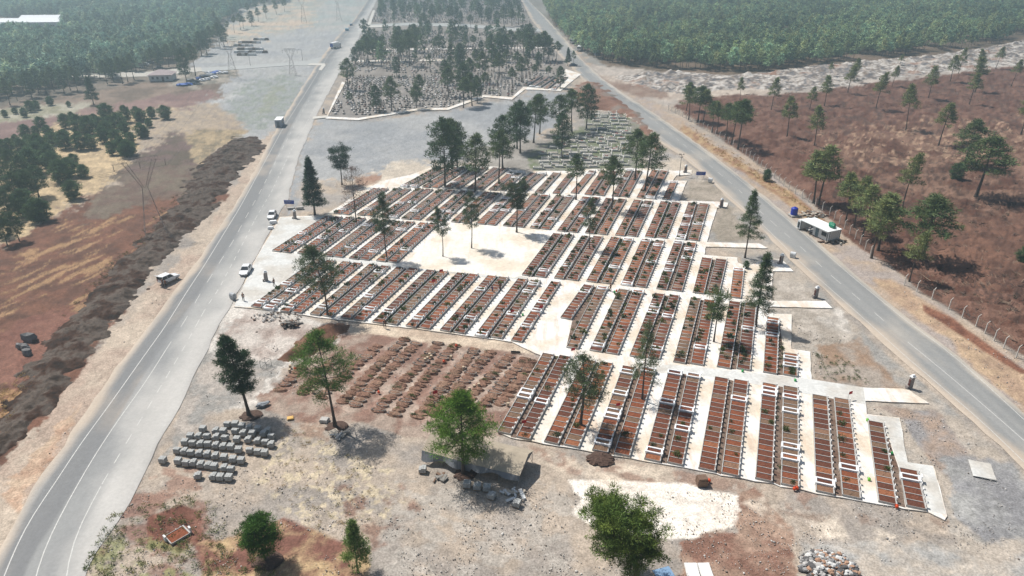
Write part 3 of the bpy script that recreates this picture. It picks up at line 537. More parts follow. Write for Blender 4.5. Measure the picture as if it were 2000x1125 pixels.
RB = S("""653 418 664 419.4 730 369.6 743 370;666 419.4 683 420.6 746 370 760 370;697 421 711 422.4 772 370 786 370;714 422 729 423.4 789 370 804 370.4;740 424.4 755 425.6 813 370.4 829 370.4;759 426 775 427.6 832 371 847 371.4;784 428.6 800 430 855 371.6 872 372;803 430 821 430.6 874.4 372.4 890 373;831 432 847 433 900 374 915 375;851 433.5 868 434.5 919 375 935 376;881 435 896 435.6 946 376 961 377;899 436 918 436.6 964 377.6 980 379;930 438 947 439.4 992 379 1008 380;950 440 968 441 1012 380 1028 381;981 442.4 1000 443.4 1039 381.6 1055 382;1003 444 1023 445 1057 382.4 1075 383;1035.6 446.4 1051 448 1085 383.6 1102 384;1056 448 1074 450 1107 384 1123 385;1088 452 1106 453.6 1138 386.4 1154 387;1110.6 454 1128 455.4 1157 387 1173 387.6;1143 456.4 1160 458 1182 389 1200 389.6;1167 458 1185 460 1207 390.6 1224 391;1201 461 1220 462 1238 392.4 1255 393;1225 462 1244 463.4 1258 394 1277 395;1259 464 1278 465 1290 395.6 1307 396;1283 465 1302 466.6 1312 397 1330 398;1319 468 1338 469.6 1343.6 398 1361 398.6;1343 470 1365 471.4 1366 399 1385 400""")
QB = S("""780 366 796 366.6 850 329.6 862 329;798 366.6 816 367 864 329.6 877 329.6;823 367 838 367.6 886 329 898 329;840 367.6 857 368 901 329 915 329.6;867 367.6 882 368.6 924 329 938 329;884 368.6 898 369 941 329 955 329.6;911 370 926 371 963 329 976 329.6;928 371 942 372 979 329.6 995 330;954 372.4 967 373 994 337.6 1009 338;970 373 987 374 1012 337.6 1026 338.4;992 375 1007 376 1035 339.6 1050 340;1011 376 1027 377 1053 340 1068 340.6;1044 377.6 1060 379 1080 339 1096 339.6;1079 379 1094 379.6 1109 341 1124 342;1115 378 1128 379 1150 335 1165 335.6;1141 381 1157 382.4 1174 335 1188 335.6;1162 382.4 1181 383.6 1192 336 1206 336.6;1195 384.4 1208 385 1223 333 1238 334;1212 385 1227 386 1240 334.4 1255 335.6;1243 387.6 1258 388.4 1273 333.6 1287 334.4;1260.6 388.6 1278 389.4 1290 334.4 1306 335.6;1294 390 1309 391 1309 356.4 1323 357.4""")
ZB = S("""1021 166 1031 167 1053 148 1061 148;1034 169 1044 170.5 1066 150 1074 150.5;1046 171 1055 172 1077 151 1085 151.5;1062 173.5 1070 174.5 1089 152 1096 152.5;1076 176 1085 176.5 1103 151.5 1109 152""")
BLK = [('front block', FB, range(0, 16, 2)), ('second block', MB_, [0, 2, 4, 6, 8, 10]), ('left middle block', LB, range(0, 16, 2)), ('right upper block', NB, range(0, 12, 2)), ('left upper block', UB, range(0, 10, 2)), ('long upper block', RB, range(0, 28, 2)), ('top block', QB, [0, 2, 4, 6, 8, 10, 15, 17, 19]), ('far new block', ZB, [])]
MARB = {('front block', 0): [768, 780], ('front block', 1): [784], ('front block', 4): [727, 772, 809, 816, 865], ('front block', 5): [724], ('front block', 6): [730, 786, 882], ('front block', 7): [741, 801, 839], ('front block', 9): [779], ('front block', 10): [762, 777], ('front block', 11): [777, 804, 881, 894], ('front block', 12): [944], ('front block', 13): [915], ('front block', 15): [935],
 ('second block', 0): [570], ('second block', 1): [563], ('second block', 2): [676], ('second block', 3): [570], ('second block', 4): [603, 611], ('second block', 5): [620, 684], ('second block', 7): [681], ('second block', 9): [645], ('second block', 10): [632, 658], ('second block', 11): [702, 718],
 ('right upper block', 12): [531], ('right upper block', 8): [478, 519, 532], ('right upper block', 9): [489, 507], ('right upper block', 7): [480, 516], ('right upper block', 6): [473, 557], ('right upper block', 5): [470, 523], ('right upper block', 1): [530], ('right upper block', 2): [520],
 ('left middle block', 0): [593, 558], ('left middle block', 1): [602, 591, 571], ('left middle block', 2): [599], ('left middle block', 3): [563], ('left middle block', 4): [600], ('left middle block', 5): [535], ('left middle block', 6): [582], ('left middle block', 7): [604], ('left middle block', 8): [609], ('left middle block', 10): [624], ('left middle block', 12): [566], ('left middle block', 13): [622], ('left middle block', 14): [654], ('left middle block', 15): [559, 575, 615], ('left middle block', 16): [590, 612, 642], ('left upper block', 1): [476], ('left upper block', 2): [467], ('left upper block', 3): [454], ('left upper block', 7): [450, 494], ('left upper block', 5): [484]}
gap_m = mat('stony_earth_between_graves', tuple(L3((122, 104, 91))), var=.3, scale=2.5, fine=.3, col2=tuple(L3((108, 84, 70))))
kerb_m = mat('weathered_kerb_concrete', tuple(L3((186, 182, 176))), var=.12, scale=3, fine=.08)
stone_m = mat('pale_headstone_concrete', tuple(L3((232, 230, 226))), var=.08, scale=4)
marble_m = mat('white_marble', tuple(L3((244, 244, 243))), var=.04, scale=3, rough=.5)
SOILC = [(128, 72, 46), (98, 58, 42), (146, 92, 62), (120, 94, 74), (110, 64, 45), (136, 102, 80)]
soil_ms = [mat('grave_soil_%s' % n, tuple(L3(c)), var=.22, scale=4, fine=.22, bump=.05) for n, c in zip(['red', 'dark', 'light', 'grey', 'umber', 'dry'], SOILC)]
attr_m = mat('matte_mixed_surface', None, attr=True, var=.14, scale=3, fine=.1)
# ---- templates (metres; +x = headstone end)
W0, L0 = 2.3, 1.2
def T_kerb(marble=False):
    b = MB()
    if not marble:
        b.box(-W0/2, -W0/2+.10, -L0/2, L0/2, 0, .30); b.box(W0/2-.16, W0/2, -L0/2, L0/2, 0, .32)
        b.box(-W0/2+.10, W0/2-.16, -L0/2, -L0/2+.04, .0, .27); b.box(-W0/2+.10, W0/2-.16, L0/2-.04, L0/2, .0, .27)
    else:
        w = W0/2+.1; l = L0/2
        b.box(-w, -w+.26, -l, l, 0, .50, tap=.015); b.box(w-.36, w, -l, l, 0, .56, tap=.015)
        b.box(-w+.26, w-.36, -l, -l+.22, .0, .52); b.box(-w+.26, w-.36, l-.22, l, .0, .52)
    return b
def T_soil(seed, marble=False):
    rn = random.Random(seed); b = MB(); nx, ny = 8, 5; x0, x1 = (-W0/2+.1, W0/2-.16) if not marble else (-W0/2+.16, W0/2-.26); y0, y1 = (-L0/2+.05, L0/2-.05) if not marble else (-L0/2+.22, L0/2-.22)
    h = .17 if not marble else .36; vs = []
    for j in range(ny + 1):
        for i in range(nx + 1):
            u, v = i / nx, j / ny; vs.append((x0 + (x1 - x0) * u, y0 + (y1 - y0) * v, h + rn.uniform(-.02, .05) + .07 * math.sin(math.pi * u) * math.sin(math.pi * v)))
    fs = [(j * (nx + 1) + i, j * (nx + 1) + i + 1, (j + 1) * (nx + 1) + i + 1, (j + 1) * (nx + 1) + i) for j in range(ny) for i in range(nx)]
    return b.add(vs, fs)
def T_stone(k):
    b = MB()
    if k == 0: b.box(W0/2-.10, W0/2+.0, -.17, .17, .0, .78, tap=.01)
    if k == 1: b.box(W0/2-.12, W0/2+.02, -.12, .12, .0, .66, rz=.12); b.box(W0/2-.14, W0/2+.04, -.16, .16, .66, .74, rz=.12)
    if k == 2: b.box(W0/2-.02, W0/2+.10, -.30, .30, .0, 1.0, tap=.02); b.box(W0/2-.05, W0/2+.13, -.34, .34, 1.0, 1.06)
    return b
kerbs = [T_kerb(False), T_kerb(True)]; soils = [T_soil(i) for i in range(4)]; soilsM = [T_soil(9, True)]; stones = [T_stone(i) for i in range(3)]
def wm(mb, name, m):
    me = mb.mesh(name); me.materials.append(m); return me
kerb_me = [wm(kerbs[0], 'kerb', kerb_m), wm(kerbs[1], 'kerb', marble_m)]
soil_me = [[wm(s, 'soil', m) for m in soil_ms] for s in soils]; soilM_me = [wm(soilsM[0], 'soil', m) for m in soil_ms]
stone_me = [wm(stones[0], 'headstone', stone_m), wm(stones[1], 'headstone', stone_m), wm(stones[2], 'headstone', marble_m)]
GR = []
rg = random.Random(11)
tri_gap = []
for bi, (bn, SL, pairs) in enumerate(BLK):
    for si, q in enumerate(SL):
        a, b, c, d = G(q[0], q[1]), G(q[2], q[3]), G(q[4], q[5]), G(q[6], q[7])
        m0 = (a + b) / 2; m1 = (c + d) / 2; ax = (m1 - m0); L = ax.length; ax.normalize(); rz = math.atan2(ax.y, ax.x) - math.pi / 2
        px_ = Vector((ax.y, -ax.x, 0)); wd = ((b - a).dot(px_) + (d - c).dot(px_)) / 2; wd = min(2.55, max(1.95, wd))
        n = max(3, round(L / 1.2)); pit = L / n; mb_ = MARB.get((bn, si)); ms = set()
        if mb_:
            for y in mb_:
                ms.add(min(range(n), key=lambda k: abs(PX(*(m0 + ax * (pit * (k + .5))))[1] - y)))
        elif bi > 3: ms = {k for k in range(n) if rg.random() < .045}
        base = rg.choice([0, 1, 2, 3, 4, 0, 4])
        for k in range(n):
            p = m0 + ax * (pit * (k + .5)); sc = base if rg.random() < .55 else rg.randrange(6)
            GR.append(dict(p=p, rz=rz, w=wd / W0, l=pit / L0, m=k in ms, s=sc, k=k, si=si, bn=bn, bi=bi, n=n, st=rg.choice([0, 0, 0, 1]), r=rg.random(), py=PX(*p)[1]))
    for si in pairs:
        q, r_ = SL[si], SL[si + 1]
        P = [G(q[2], q[3]), G(r_[0], r_[1]), G(r_[4], r_[5]), G(q[6], q[7])]
        tri_gap.append(P)
mbg = MB()
for P in tri_gap:
    n = 12; rn = random.Random(int(P[0].x * 10))
    for k in range(n):
        u, v = k / n, (k + 1) / n; z = Vector((0, 0, .075))
        mbg.quad(P[0].lerp(P[3], u) + z, P[1].lerp(P[2], u) + z, P[1].lerp(P[2], v) + z, P[0].lerp(P[3], v) + z)
tag(mbg.build('earth_between_strips', gap_m), kind='structure')
GR.sort(key=lambda g: -g['py'])
NEAR = 300
def leaves(rn, n, r, h, l, w, base, up=.5, sq=1.0):
    """leaf tuft arrays: n small blades in a low dome"""
    d = rn.normal(size=(n, 3)); d /= np.linalg.norm(d, axis=1)[:, None]; d[:, 2] = np.abs(d[:, 2])
    p = d * rn.uniform(.2, 1, (n, 1)) * np.array([r, r * sq, h]); t = d + rn.normal(size=(n, 3)) * .6; t[:, 2] += up; t /= np.linalg.norm(t, axis=1)[:, None]
    s = np.cross(t, rn.normal(size=(n, 3))); s /= np.linalg.norm(s, axis=1)[:, None] + 1e-9
    k = rn.uniform(.7, 1.3, (n, 1)); V = np.stack([p - s * w * k, p + s * w * k, p + t * l * k], 1).reshape(-1, 3)
    c = np.array(base)[None] * np.repeat(rn.uniform(.65, 1.35, n), 3)[:, None]; return V, np.arange(3 * n).reshape(-1, 3), c
GREENS = [(70, 92, 52), (92, 108, 58), (52, 76, 48), (110, 118, 62), (84, 98, 70)]
leaf_m = mat('small_plant_leaves', None, attr=True, var=.1, scale=5, trans=.25, rough=.6)
gid = 0
shr = []
for i, g in enumerate(GR):
    if g['r'] < {0: .16, 1: .42, 3: .45, 5: .34, 6: .34, 2: .30}.get(g['bi'], .26): shr.append((g, 'near' if i < NEAR else 'far'))
for g in GR[:NEAR]:
    col = ['red', 'dark', 'pale red', 'greyish', 'umber', 'dry'][g['s']]
    lab = ('white marble-framed grave' if g['m'] else col + ' soil grave plot') + ', %s up the %s strip from left, %s' % (ORD[g['k'] + 1], ORD[g['si'] + 1], g['bn'])
    e = empty('grave', (g['p'].x, g['p'].y, .04), g['rz'], (g['w'], g['l'], 1.0 if g['m'] else 1.15), label=lab, cat='grave', group='kerbed graves set side by side in long strips')
    if g['m']: link('marble_frame', kerb_me[1], e); link('soil_bed', soilM_me[g['s']], e); link('headstone', stone_me[2], e)
    else: link('kerb', kerb_me[0], e); link('soil_bed', soil_me[int(g['r'] * 997) % 4][g['s']], e); link('headstone', stone_me[g['st']], e)
def merge(name, items, m, smooth=False):
    """items: (V, F, colour rows); all faces one size"""
    o = 0; Vs = []; Fs = []; Cs = []
    for V, f, c in items: Vs.append(V); Fs.append(np.asarray(f) + o); Cs.append(c); o += len(V)
    return link(name, npmesh(name, np.concatenate(Vs), np.concatenate(Fs), np.concatenate(Cs), m=m, smooth=smooth))
def place(V, p, rz, sx=1, sy=1, sz=1):
    c, s = math.cos(rz), math.sin(rz); x = V[:, 0] * sx; y = V[:, 1] * sy
    return np.stack([x * c - y * s + p[0], x * s + y * c + p[1], V[:, 2] * sz + p[2]], 1)
def arr(mb): return np.array(mb.v, float), np.array(mb.f, int)
AK = [arr(k) for k in kerbs]; AS = [arr(s) for s in soils]; ASM = arr(soilsM[0]); AT = [arr(s) for s in stones]
items = []; rn_ = np.random.RandomState(5)
for g in GR[NEAR:]:
    mm = g['m']; p = (g['p'].x, g['p'].y, .04)
    for (V, f), c in ((AK[1 if mm else 0], (244, 244, 243) if mm else (180, 176, 170)), (ASM if mm else AS[int(g['r'] * 997) % 4], SOILC[g['s']]), (AT[2] if mm else AT[g['st']], (240, 238, 234) if mm else (234, 232, 228))):
        items.append((place(V, p, g['rz'], g['w'], g['l'], .9 if mm else 1.15), f, np.tile(L3(c) * rn_.uniform(.9, 1.08), (len(V), 1))))
o = merge('farther_graves', items, attr_m); tag(o, 'long strips of kerbed red soil graves with small headstones beyond the front block', 'graves', kind='stuff')
# plants on the graves: the near ones are things, the rest one mass
def grave_shrub(seed, r, h, n, base, l=.16, w=.035):
    rn = np.random.RandomState(seed); V, f, c = leaves(rn, n, r, h, l, w, L3(base)); return V, f, c
stem_m = mat('green_stem', tuple(L3((90, 84, 60))))
shrub_me = []
for k in range(6):
    V, f, c = grave_shrub(k, .34 + .1 * (k % 3), .35 + .12 * (k % 2), 150, GREENS[k % 5]); shrub_me.append(npmesh('foliage', V, f, c, m=leaf_m))
cnt = {}
far_items = []
for g, where in shr:
    off = Vector((math.cos(g['rz']), math.sin(g['rz']), 0)) * rg.uniform(-.7, .6); p = g['p'] + off; k = rg.randrange(6); s = rg.uniform(.7, 1.7)
    if where == 'near':
        e = empty('grave_shrub', (p.x, p.y, .22), rg.uniform(0, 6), (s * 1.2, s * .9, s), label='low green shrub on the %s grave up the %s strip from left, %s' % (ORD[g['k'] + 1], ORD[g['si'] + 1], g['bn']), cat='shrub', group='shrubs planted on graves')
        link('foliage', shrub_me[k], e)
        st = MB(); [st.bar((0, 0, -.05), (math.cos(a) * .15, math.sin(a) * .15, .3), .015, 3) for a in (0, 2, 4)]; st.build('stem', stem_m, e)
    else:
        V, f, c = grave_shrub(rg.randrange(9999), .4, .4, 46, rg.choice(GREENS), .26, .09); far_items.append((place(V, (p.x, p.y, .2), 0, s, s, s), f, c))
for gi, P in enumerate(tri_gap):                  # weeds in the gaps
    dens = rg.choice([0, .3, .6, 1.5]) if gi > 7 else rg.choice([0, .15])
    for _ in range(int(26 * dens)):
        u, v = rg.random(), rg.random(); q = P[0].lerp(P[1], u).lerp(P[3].lerp(P[2], u), v)
        V, f, c = grave_shrub(rg.randrange(9999), .4, .3, 34, rg.choice(GREENS), .2, .06); far_items.append((place(V, (q.x, q.y, .08), 0), f, c))
o = merge('grave_plants', far_items, leaf_m); tag(o, 'green weeds and small plants scattered over the farther graves and between strips', 'plants', kind='stuff')
# ================================================================== UNPAVED BURIAL MOUNDS
mound_soil = mat('mound_earth', tuple(L3((136, 102, 84))), var=.4, scale=2.2, fine=.35, bump=.2, col2=tuple(L3((142, 112, 92))))
ring_m = mat('loose_border_stones', tuple(L3((158, 148, 138))), var=.25, scale=5)
mounds = []
for k in range(5):
    rn = random.Random(k + 40); b = MB(); b.blob((0, 0, -.08), 1.0, .66, .34 + .05 * k, k, .15, 16, 8, zmin=-.1)
    mounds.append(wm(b, 'earth_mound', mound_soil))
rings = []
for k in range(4):
    rn = random.Random(k + 60); b = MB()
    for i in range(22):
        t = 2 * math.pi * i / 22
        b.blob((.92 * math.cos(t) + rn.uniform(-.04, .04), .38 * math.sin(t) + rn.uniform(-.04, .04), .2), .13, .09, .12, i, .3, 5, 3)
    rings.append(wm(b, 'stone_border', ring_m))
log_m = mat('cut_log', tuple(L3((196, 176, 150))), var=.15)
MROW = [((545, 764), (592, 714)), ((584, 772), (650, 704)), ((622, 779), (741, 672)), ((665, 788), (792, 660)), ((690, 793), (815, 668)), ((735, 805), (860, 667)), ((766, 813), (891, 670)), ((811, 818), (930, 680)), ((842, 815), (961, 684)), ((880, 812), (1000, 692)), ((935, 802), (1028, 698)), ((972, 792), (1044, 704))]
for ri, (A, B) in enumerate(MROW):
    a, b = G(*A), G(*B); L = (b - a).length; n = int(L / 1.15); ax = (b - a).normalized(); rz = math.atan2(ax.y, ax.x) - math.pi / 2 + .08
    for k in range(n):
        p = a + ax * (L * (k + .5) / n) + Vector((rg.uniform(-.15, .15), rg.uniform(-.15, .15), 0)); kind = rg.random(); r_ = 1
        d = 'stone-edged earth grave mound' if kind < .4 else ('planted earth grave mound' if kind < .68 else 'bare brown earth grave mound')
        e = empty('burial_mound', (p.x, p.y, -.05), rz + rg.uniform(-.09, .09), (rg.uniform(.95, 1.15), rg.uniform(.75, 1.1), rg.uniform(.6, 1.25)), label='%s, %s up the %s row from left, unpaved plot' % (d, ORD[k + 1], ORD[ri + 1]), cat='grave mound', group='earth mounds in the unpaved burial plot')
        link('earth_mound', rg.choice(mounds), e)
        if kind < .4 or r_ < .3: link('stone_border', rg.choice(rings), e)
        elif kind < .68:
            o = link('planting', rg.choice(shrub_me), e); o.location = (rg.uniform(-.4, .4), 0, .2); o.scale = (1.8, .9, .7)
# ================================================================== WHITE GRAVES ON THE MIDDLE SLOPE
b = MB(); b.box(-1.1, 1.1, -.5, -.30, 0, .42); b.box(-1.1, 1.1, .30, .5, 0, .42); b.box(-1.1, -.96, -.30, .30, 0, .42); b.box(.9, 1.1, -.30, .30, 0, .45); wf = wm(b, 'white_frame', mat('whitewashed_concrete', tuple(L3((226, 222, 214))), var=.1, scale=3))
b = MB(); b.box(.92, 1.08, -.38, .38, .3, 1.35); wh = wm(b, 'headstone', MATS['whitewashed_concrete'])
b = MB(); b.box(-.96, .9, -.30, .30, 0, .36); ws = [wm(b, 'planting_bed', mat('bed_%s' % n, tuple(L3(c)), var=.3, scale=5)) for n, c in (('green', (104, 108, 84)), ('brown', (130, 112, 98)), ('grey', (168, 162, 154)))]
fl = MB(); [fl.blob((x, y, .55), .13, .13, .12, 3, .3, 5, 3) for x, y in ((0, .1), (.2, -.1), (-.3, 0))]; fl = wm(fl, 'flowers', mat('red_flowers', tuple(L3((190, 40, 44)))))
WPOLY = [(1154, 222), (1208, 223), (1232, 262), (1238, 318), (1230, 328), (1048, 334), (1040, 322), (1062, 290), (1115, 268), (1150, 250)]
y = 226.0; ri = 0
while y < 330:
    ri += 1; x = 1040 + rg.uniform(0, 14); k = 0; s = (y - YH) * .896 / 62
    while x < 1240:
        if inpoly(x, y, WPOLY) and rg.random() < .86:
            k += 1; p = G(x, y - (x - 1140) * .05 + rg.uniform(-2.4, 2.4)); fr = rg.random() < .25
            e = empty('white_grave', (p.x, p.y, -.05), rg.uniform(-.22, .12), rg.uniform(1.0, 1.4), label='%s, %s from left in %s rank from back, middle slope' % ('white grave with red flowers' if fr else 'plain white-framed grave', ORD[k], ORD[ri]), cat='grave', group='white-framed graves on the middle slope')
            link('white_frame', wf, e); link('headstone', wh, e); link('planting_bed', rg.choice(ws), e)
            if fr: link('flowers', fl, e)
        x += s * rg.uniform(2.9, 3.5)
    y += 6.6
# ================================================================== OLD CEMETERY FARTHER OFF
FARP = [(640, 228), (674, 160), (668, 146), (700, 150), (1000, 143), (1050, 140), (1088, 132), (1092, 146), (1052, 146), (1018, 168), (1000, 190), (945, 186), (875, 211), (815, 212), (700, 231)]
FARP2 = [(742, -2), (1018, -2), (1040, 48), (800, 44), (724, 44)]
FARP3 = [(712, 62), (800, 58), (1000, 68), (1060, 72), (1084, 100), (1092, 128), (1000, 140), (700, 146), (672, 142), (700, 90)]
fk = [MB(), MB()]; fk[0].box(-.5, .5, -1, 1, 0, .45); fk[0].box(-.35, .35, .9, 1.05, .45, 1.3); fk[1].box(-.5, .5, -1, 1, 0, .5); fk[1].box(-.25, .25, .9, 1.02, .5, 1.1)
AF = [arr(q) for q in fk]; items = []; plants = []
for poly, dens in ((FARP, .9), (FARP2, .6), (FARP3, .62)):
    Wp = [G(*p) for p in poly]; x0 = min(p.x for p in Wp); x1 = max(p.x for p in Wp); y0 = min(p.y for p in Wp); y1 = max(p.y for p in Wp); st = 3.5
    xs, ys = np.meshgrid(np.arange(x0, x1, 1.7), np.arange(y0, y1, st)); xs = xs.ravel() + rn_.uniform(-.3, .3, xs.size); ys = ys.ravel() - xs.ravel() * .12 + rn_.uniform(-.35, .35, ys.size)
    sdv = sdist(xs, ys, [(p.x, p.y) for p in Wp]); ok = (sdv > .8) & (rn_.rand(len(xs)) < dens * .9) & (np.abs((xs * .9 + ys * .3) % 26) > 2.2)
    for X, Y in zip(xs[ok], ys[ok]):
        V, f = AF[rn_.randint(2)]; c = [(204, 198, 192), (172, 164, 156), (150, 142, 134), (224, 218, 212), (142, 126, 116)][rn_.randint(5)]
        items.append((place(V, (X, Y, -.05), rn_.uniform(-.1, .1) + .1, rn_.uniform(.6, .9), .8, rn_.uniform(.7, 1.1)), f, np.tile(L3(c), (len(V), 1))))
        r = rn_.rand()
        if r < .13 and Y < 560:
            V, f, c = leaves(rn_, 16, .55, .8, .45, .16, L3(GREENS[rn_.randint(3)])); plants.append((place(V, (X + rn_.uniform(-.6, .6), Y + rn_.uniform(-.6, .6), .3), 0), f, c))
        elif r > .975:
            V, f, c = leaves(rn_, 6, .3, .5, .3, .12, L3((200, 50, 50))); plants.append((place(V, (X, Y, .5), 0), f, c))
o = merge('old_graves', items, attr_m); tag(o, 'dense ranks of pale graves under pines in the old cemetery far behind', 'graves', kind='stuff')
o = merge('old_grave_plants', plants, leaf_m); tag(o, 'dark shrubs and red flowers scattered among the old cemetery graves', 'plants', kind='stuff')
sheet('footway', [(636, 232), (700, 235), (815, 216), (875, 215), (945, 190), (1000, 195), (1025, 175), (1095, 178), (1110, 165), (1135, 145), (1105, 135), (1092, 150), (1084, 174), (1022, 170), (1000, 190), (943, 186), (873, 211), (815, 212), (700, 231), (640, 228), (674, 162), (668, 160)], .08, conc, sub=3, kind='structure')
sheet('footway', [(612, 228), (642, 226), (640, 230), (610, 233)], .1, kerb, kind='structure')
for yy in (96, 118): sheet('path', [(688, yy), (1060, yy - 4), (1062, yy - 2), (688, yy + 2.5)], -.02, conc, sub=8, kind='structure')
# ================================================================== TREES
needle = mat('pine_needles', None, attr=True, var=.12, scale=2.2, trans=.22, rough=.75, spec=.15)
bark = mat('pine_bark', tuple(L3((96, 84, 76), .7)), var=.25, scale=6, bump=.02)
PROF = {
 'open': lambda t: (.45 + .55 * math.sin(math.pi * min(1, t * 1.15 + .1))) * (1 - .55 * max(0, t - .6) / .4),
 'cone': lambda t: 1.0 - .88 * t,
 'round': lambda t: math.sqrt(max(.02, 1 - (2 * t * .92 - .75) ** 2)),
 'column': lambda t: (.75 + .25 * math.sin(math.pi * t)) * (1 - .8 * max(0, t - .65) / .35),
 'flat': lambda t: .35 + .65 * t if t < .75 else 1 - 1.6 * (t - .75),
}
def tree_arrays(seed, H, cb, Rr, prof='open', nl=34, cpl=4, lpc=30, leaf=(.42, .05), col=(62, 84, 56), tr=.17, lean=(0, 0), cr=.62, droop=.12, gap=.0, top=.55, cvar=.22):
    """trunk-with-limbs mesh builder and needle arrays; limbs carry separate needle clumps so the crown has gaps and an uneven outline"""
    rn = random.Random(seed); rs = np.random.RandomState(seed); t_ = MB(); pf = PROF[prof]
    bx, by = rn.uniform(-.25, .25), rn.uniform(-.25, .25)
    def ax(h):
        u = h / H; return Vector((lean[0] * u * u + bx * math.sin(u * 3.4), lean[1] * u * u + by * math.sin(u * 2.6), h))
    N = 9
    for i in range(N):
        h0, h1 = H * .97 * i / N, H * .97 * (i + 1) / N; r0 = tr * (1 - .86 * i / N) + (.09 * tr / .17 if i == 0 else 0); r1 = tr * (1 - .86 * (i + 1) / N)
        t_.bar(ax(h0) - Vector((0, 0, .25 if i == 0 else 0)), ax(h1), r0, 6, r1)
    cl = []
    for i in range(nl):
        u = (i + rn.random()) / nl; h = cb + (H - cb) * u * .97; az = i * 2.399 + rn.uniform(-.5, .5)
        if rn.random() < gap: continue
        Ln = Rr * pf(u) * rn.uniform(.62, 1.12); el = -droop + (top + droop) * u + rn.uniform(-.15, .2)
        o = ax(h * .96); d = Vector((math.cos(az) * math.cos(el), math.sin(az) * math.cos(el), math.sin(el)))
        e = o + d * Ln; mid = o.lerp(e, .5) + Vector((0, 0, -.06 * Ln)); rr = tr * .34 * (1 - .6 * u)
        t_.bar(o, mid, rr, 3, rr * .7); t_.bar(mid, e, rr * .7, 3, rr * .25)
        n = max(1, round(cpl * (.45 + .75 * Ln / Rr)))
        for k in range(n):
            f = 1 - .62 * (k / max(1, n)) ** 1.0 * rn.uniform(.8, 1.1); side = rn.uniform(-1, 1) * Ln * .30 * (1.1 - abs(f - .6))
            q = o + d * Ln * f + Vector((-math.sin(az), math.cos(az), 0)) * side + Vector((0, 0, rn.uniform(-.1, .35) * cr))
            cl.append((q, cr * rn.uniform(.6, 1.15) * (.6 + .4 * min(1, Ln / 1.6))))
            if abs(side) > .5: t_.bar(o + d * Ln * f * .8, q, rr * .3, 3, rr * .12)
    cl.append((ax(H) - Vector((0, 0, .3)), cr * .6))
    n = len(cl); P = np.array([c[0] for c in cl]); r = np.array([c[1] for c in cl])
    P = np.repeat(P, lpc, 0); rr = np.repeat(r, lpc)[:, None]; m = len(P)
    d = rs.normal(size=(m, 3)); d /= np.linalg.norm(d, axis=1)[:, None]; rad = rs.rand(m, 1) ** .45
    p = P + d * rad * rr * np.array([1, 1, .62]); out = d + np.array([0, 0, .45]) + rs.normal(size=(m, 3)) * .45; out /= np.linalg.norm(out, axis=1)[:, None]
    s = np.cross(out, rs.normal(size=(m, 3))); s /= np.linalg.norm(s, axis=1)[:, None] + 1e-9; k = rs.uniform(.7, 1.3, (m, 1))
    V = np.stack([p - s * leaf[1] * k, p + s * leaf[1] * k, p + out * leaf[0] * k], 1).reshape(-1, 3)
    cv = np.repeat(rs.uniform(1 - cvar, 1 + cvar, n), lpc) * rs.uniform(.8, 1.2, m); yl = np.repeat(rs.uniform(0, 1, n), lpc)
    c = L3(col)[None] * cv[:, None]; c[:, 0] *= 1 + .25 * yl; c[:, 2] *= 1 - .15 * yl
    return t_, V, np.arange(3 * m).reshape(-1, 3), np.repeat(c, 3, 0)
def tree_me(*a, **k):
    t_, V, f, c = tree_arrays(*a, **k); return (wm(t_, 'trunk', bark), npmesh('crown', V, f, c, m=needle), k.get('H', a[1] if len(a) > 1 else 1))
G1 = (96, 118, 80); G2 = (80, 106, 76); G3 = (110, 130, 84); G4 = (76, 102, 74)
LIB = {}
for i in range(4): LIB['open%d' % i] = tree_me(100 + i, 11, 4.6 + .6 * i, 2.5, 'open', nl=32, cpl=4, lpc=26, col=G1, tr=.16, lean=(.4 * (i - 1.5), 0), leaf=(.46, .055))
for i in range(4): LIB['thin%d' % i] = tree_me(200 + i, 11, 5.6 + .5 * i, 1.7, 'open', nl=24, cpl=3, lpc=26, col=G1, tr=.13, lean=(.5 * (i - 1), .2), leaf=(.46, .055), cr=.55, gap=.15)
for i in range(3): LIB['field%d' % i] = tree_me(300 + i, 11, 5.2 + .5 * i, 2.2, 'cone', nl=30, cpl=3, lpc=26, col=(128, 144, 96), tr=.13, lean=(.5 + .3 * i, 0), leaf=(.46, .06), cr=.62)
for i in range(3): LIB['full%d' % i] = tree_me(400 + i, 11, 2.6, 2.9, 'round', nl=48, cpl=4, lpc=26, col=G2, tr=.18, leaf=(.46, .06))
for i in range(3): LIB['bush%d' % i] = tree_me(500 + i, 5, .35, 1.9, 'column', nl=44, cpl=4, lpc=30, col=(92, 120, 84), tr=.12, leaf=(.36, .055), cr=.6, top=.7, cvar=.2)
LIB['cone0'] = tree_me(600, 11, 2.2, 3.2, 'cone', nl=60, cpl=5, lpc=34, col=G4, tr=.2, leaf=(.42, .05), droop=.05)
LIB['dead0'] = tree_me(601, 11, 3.2, 2.8, 'round', nl=46, cpl=3, lpc=20, col=(118, 104, 98), tr=.15, leaf=(.4, .025), cr=.6, gap=.1)
TREES = []
def tree(kind, bx, by, ty, label, group=None, name='pine_tree', wide=1.0, me=None, rz=None):
    h = HT(bx, by, ty); p = G(bx, by); T = me or LIB[kind]; s = h / T[2]
    e = empty(name, (p.x, p.y, -.1), random.uniform(0, 6.28) if rz is None else rz, (s * wide, s * wide, s), label=label, cat='tree' if name != 'bush' else 'bush', group=group)
    link('trunk', T[0], e); link('crown', T[1], e); return e
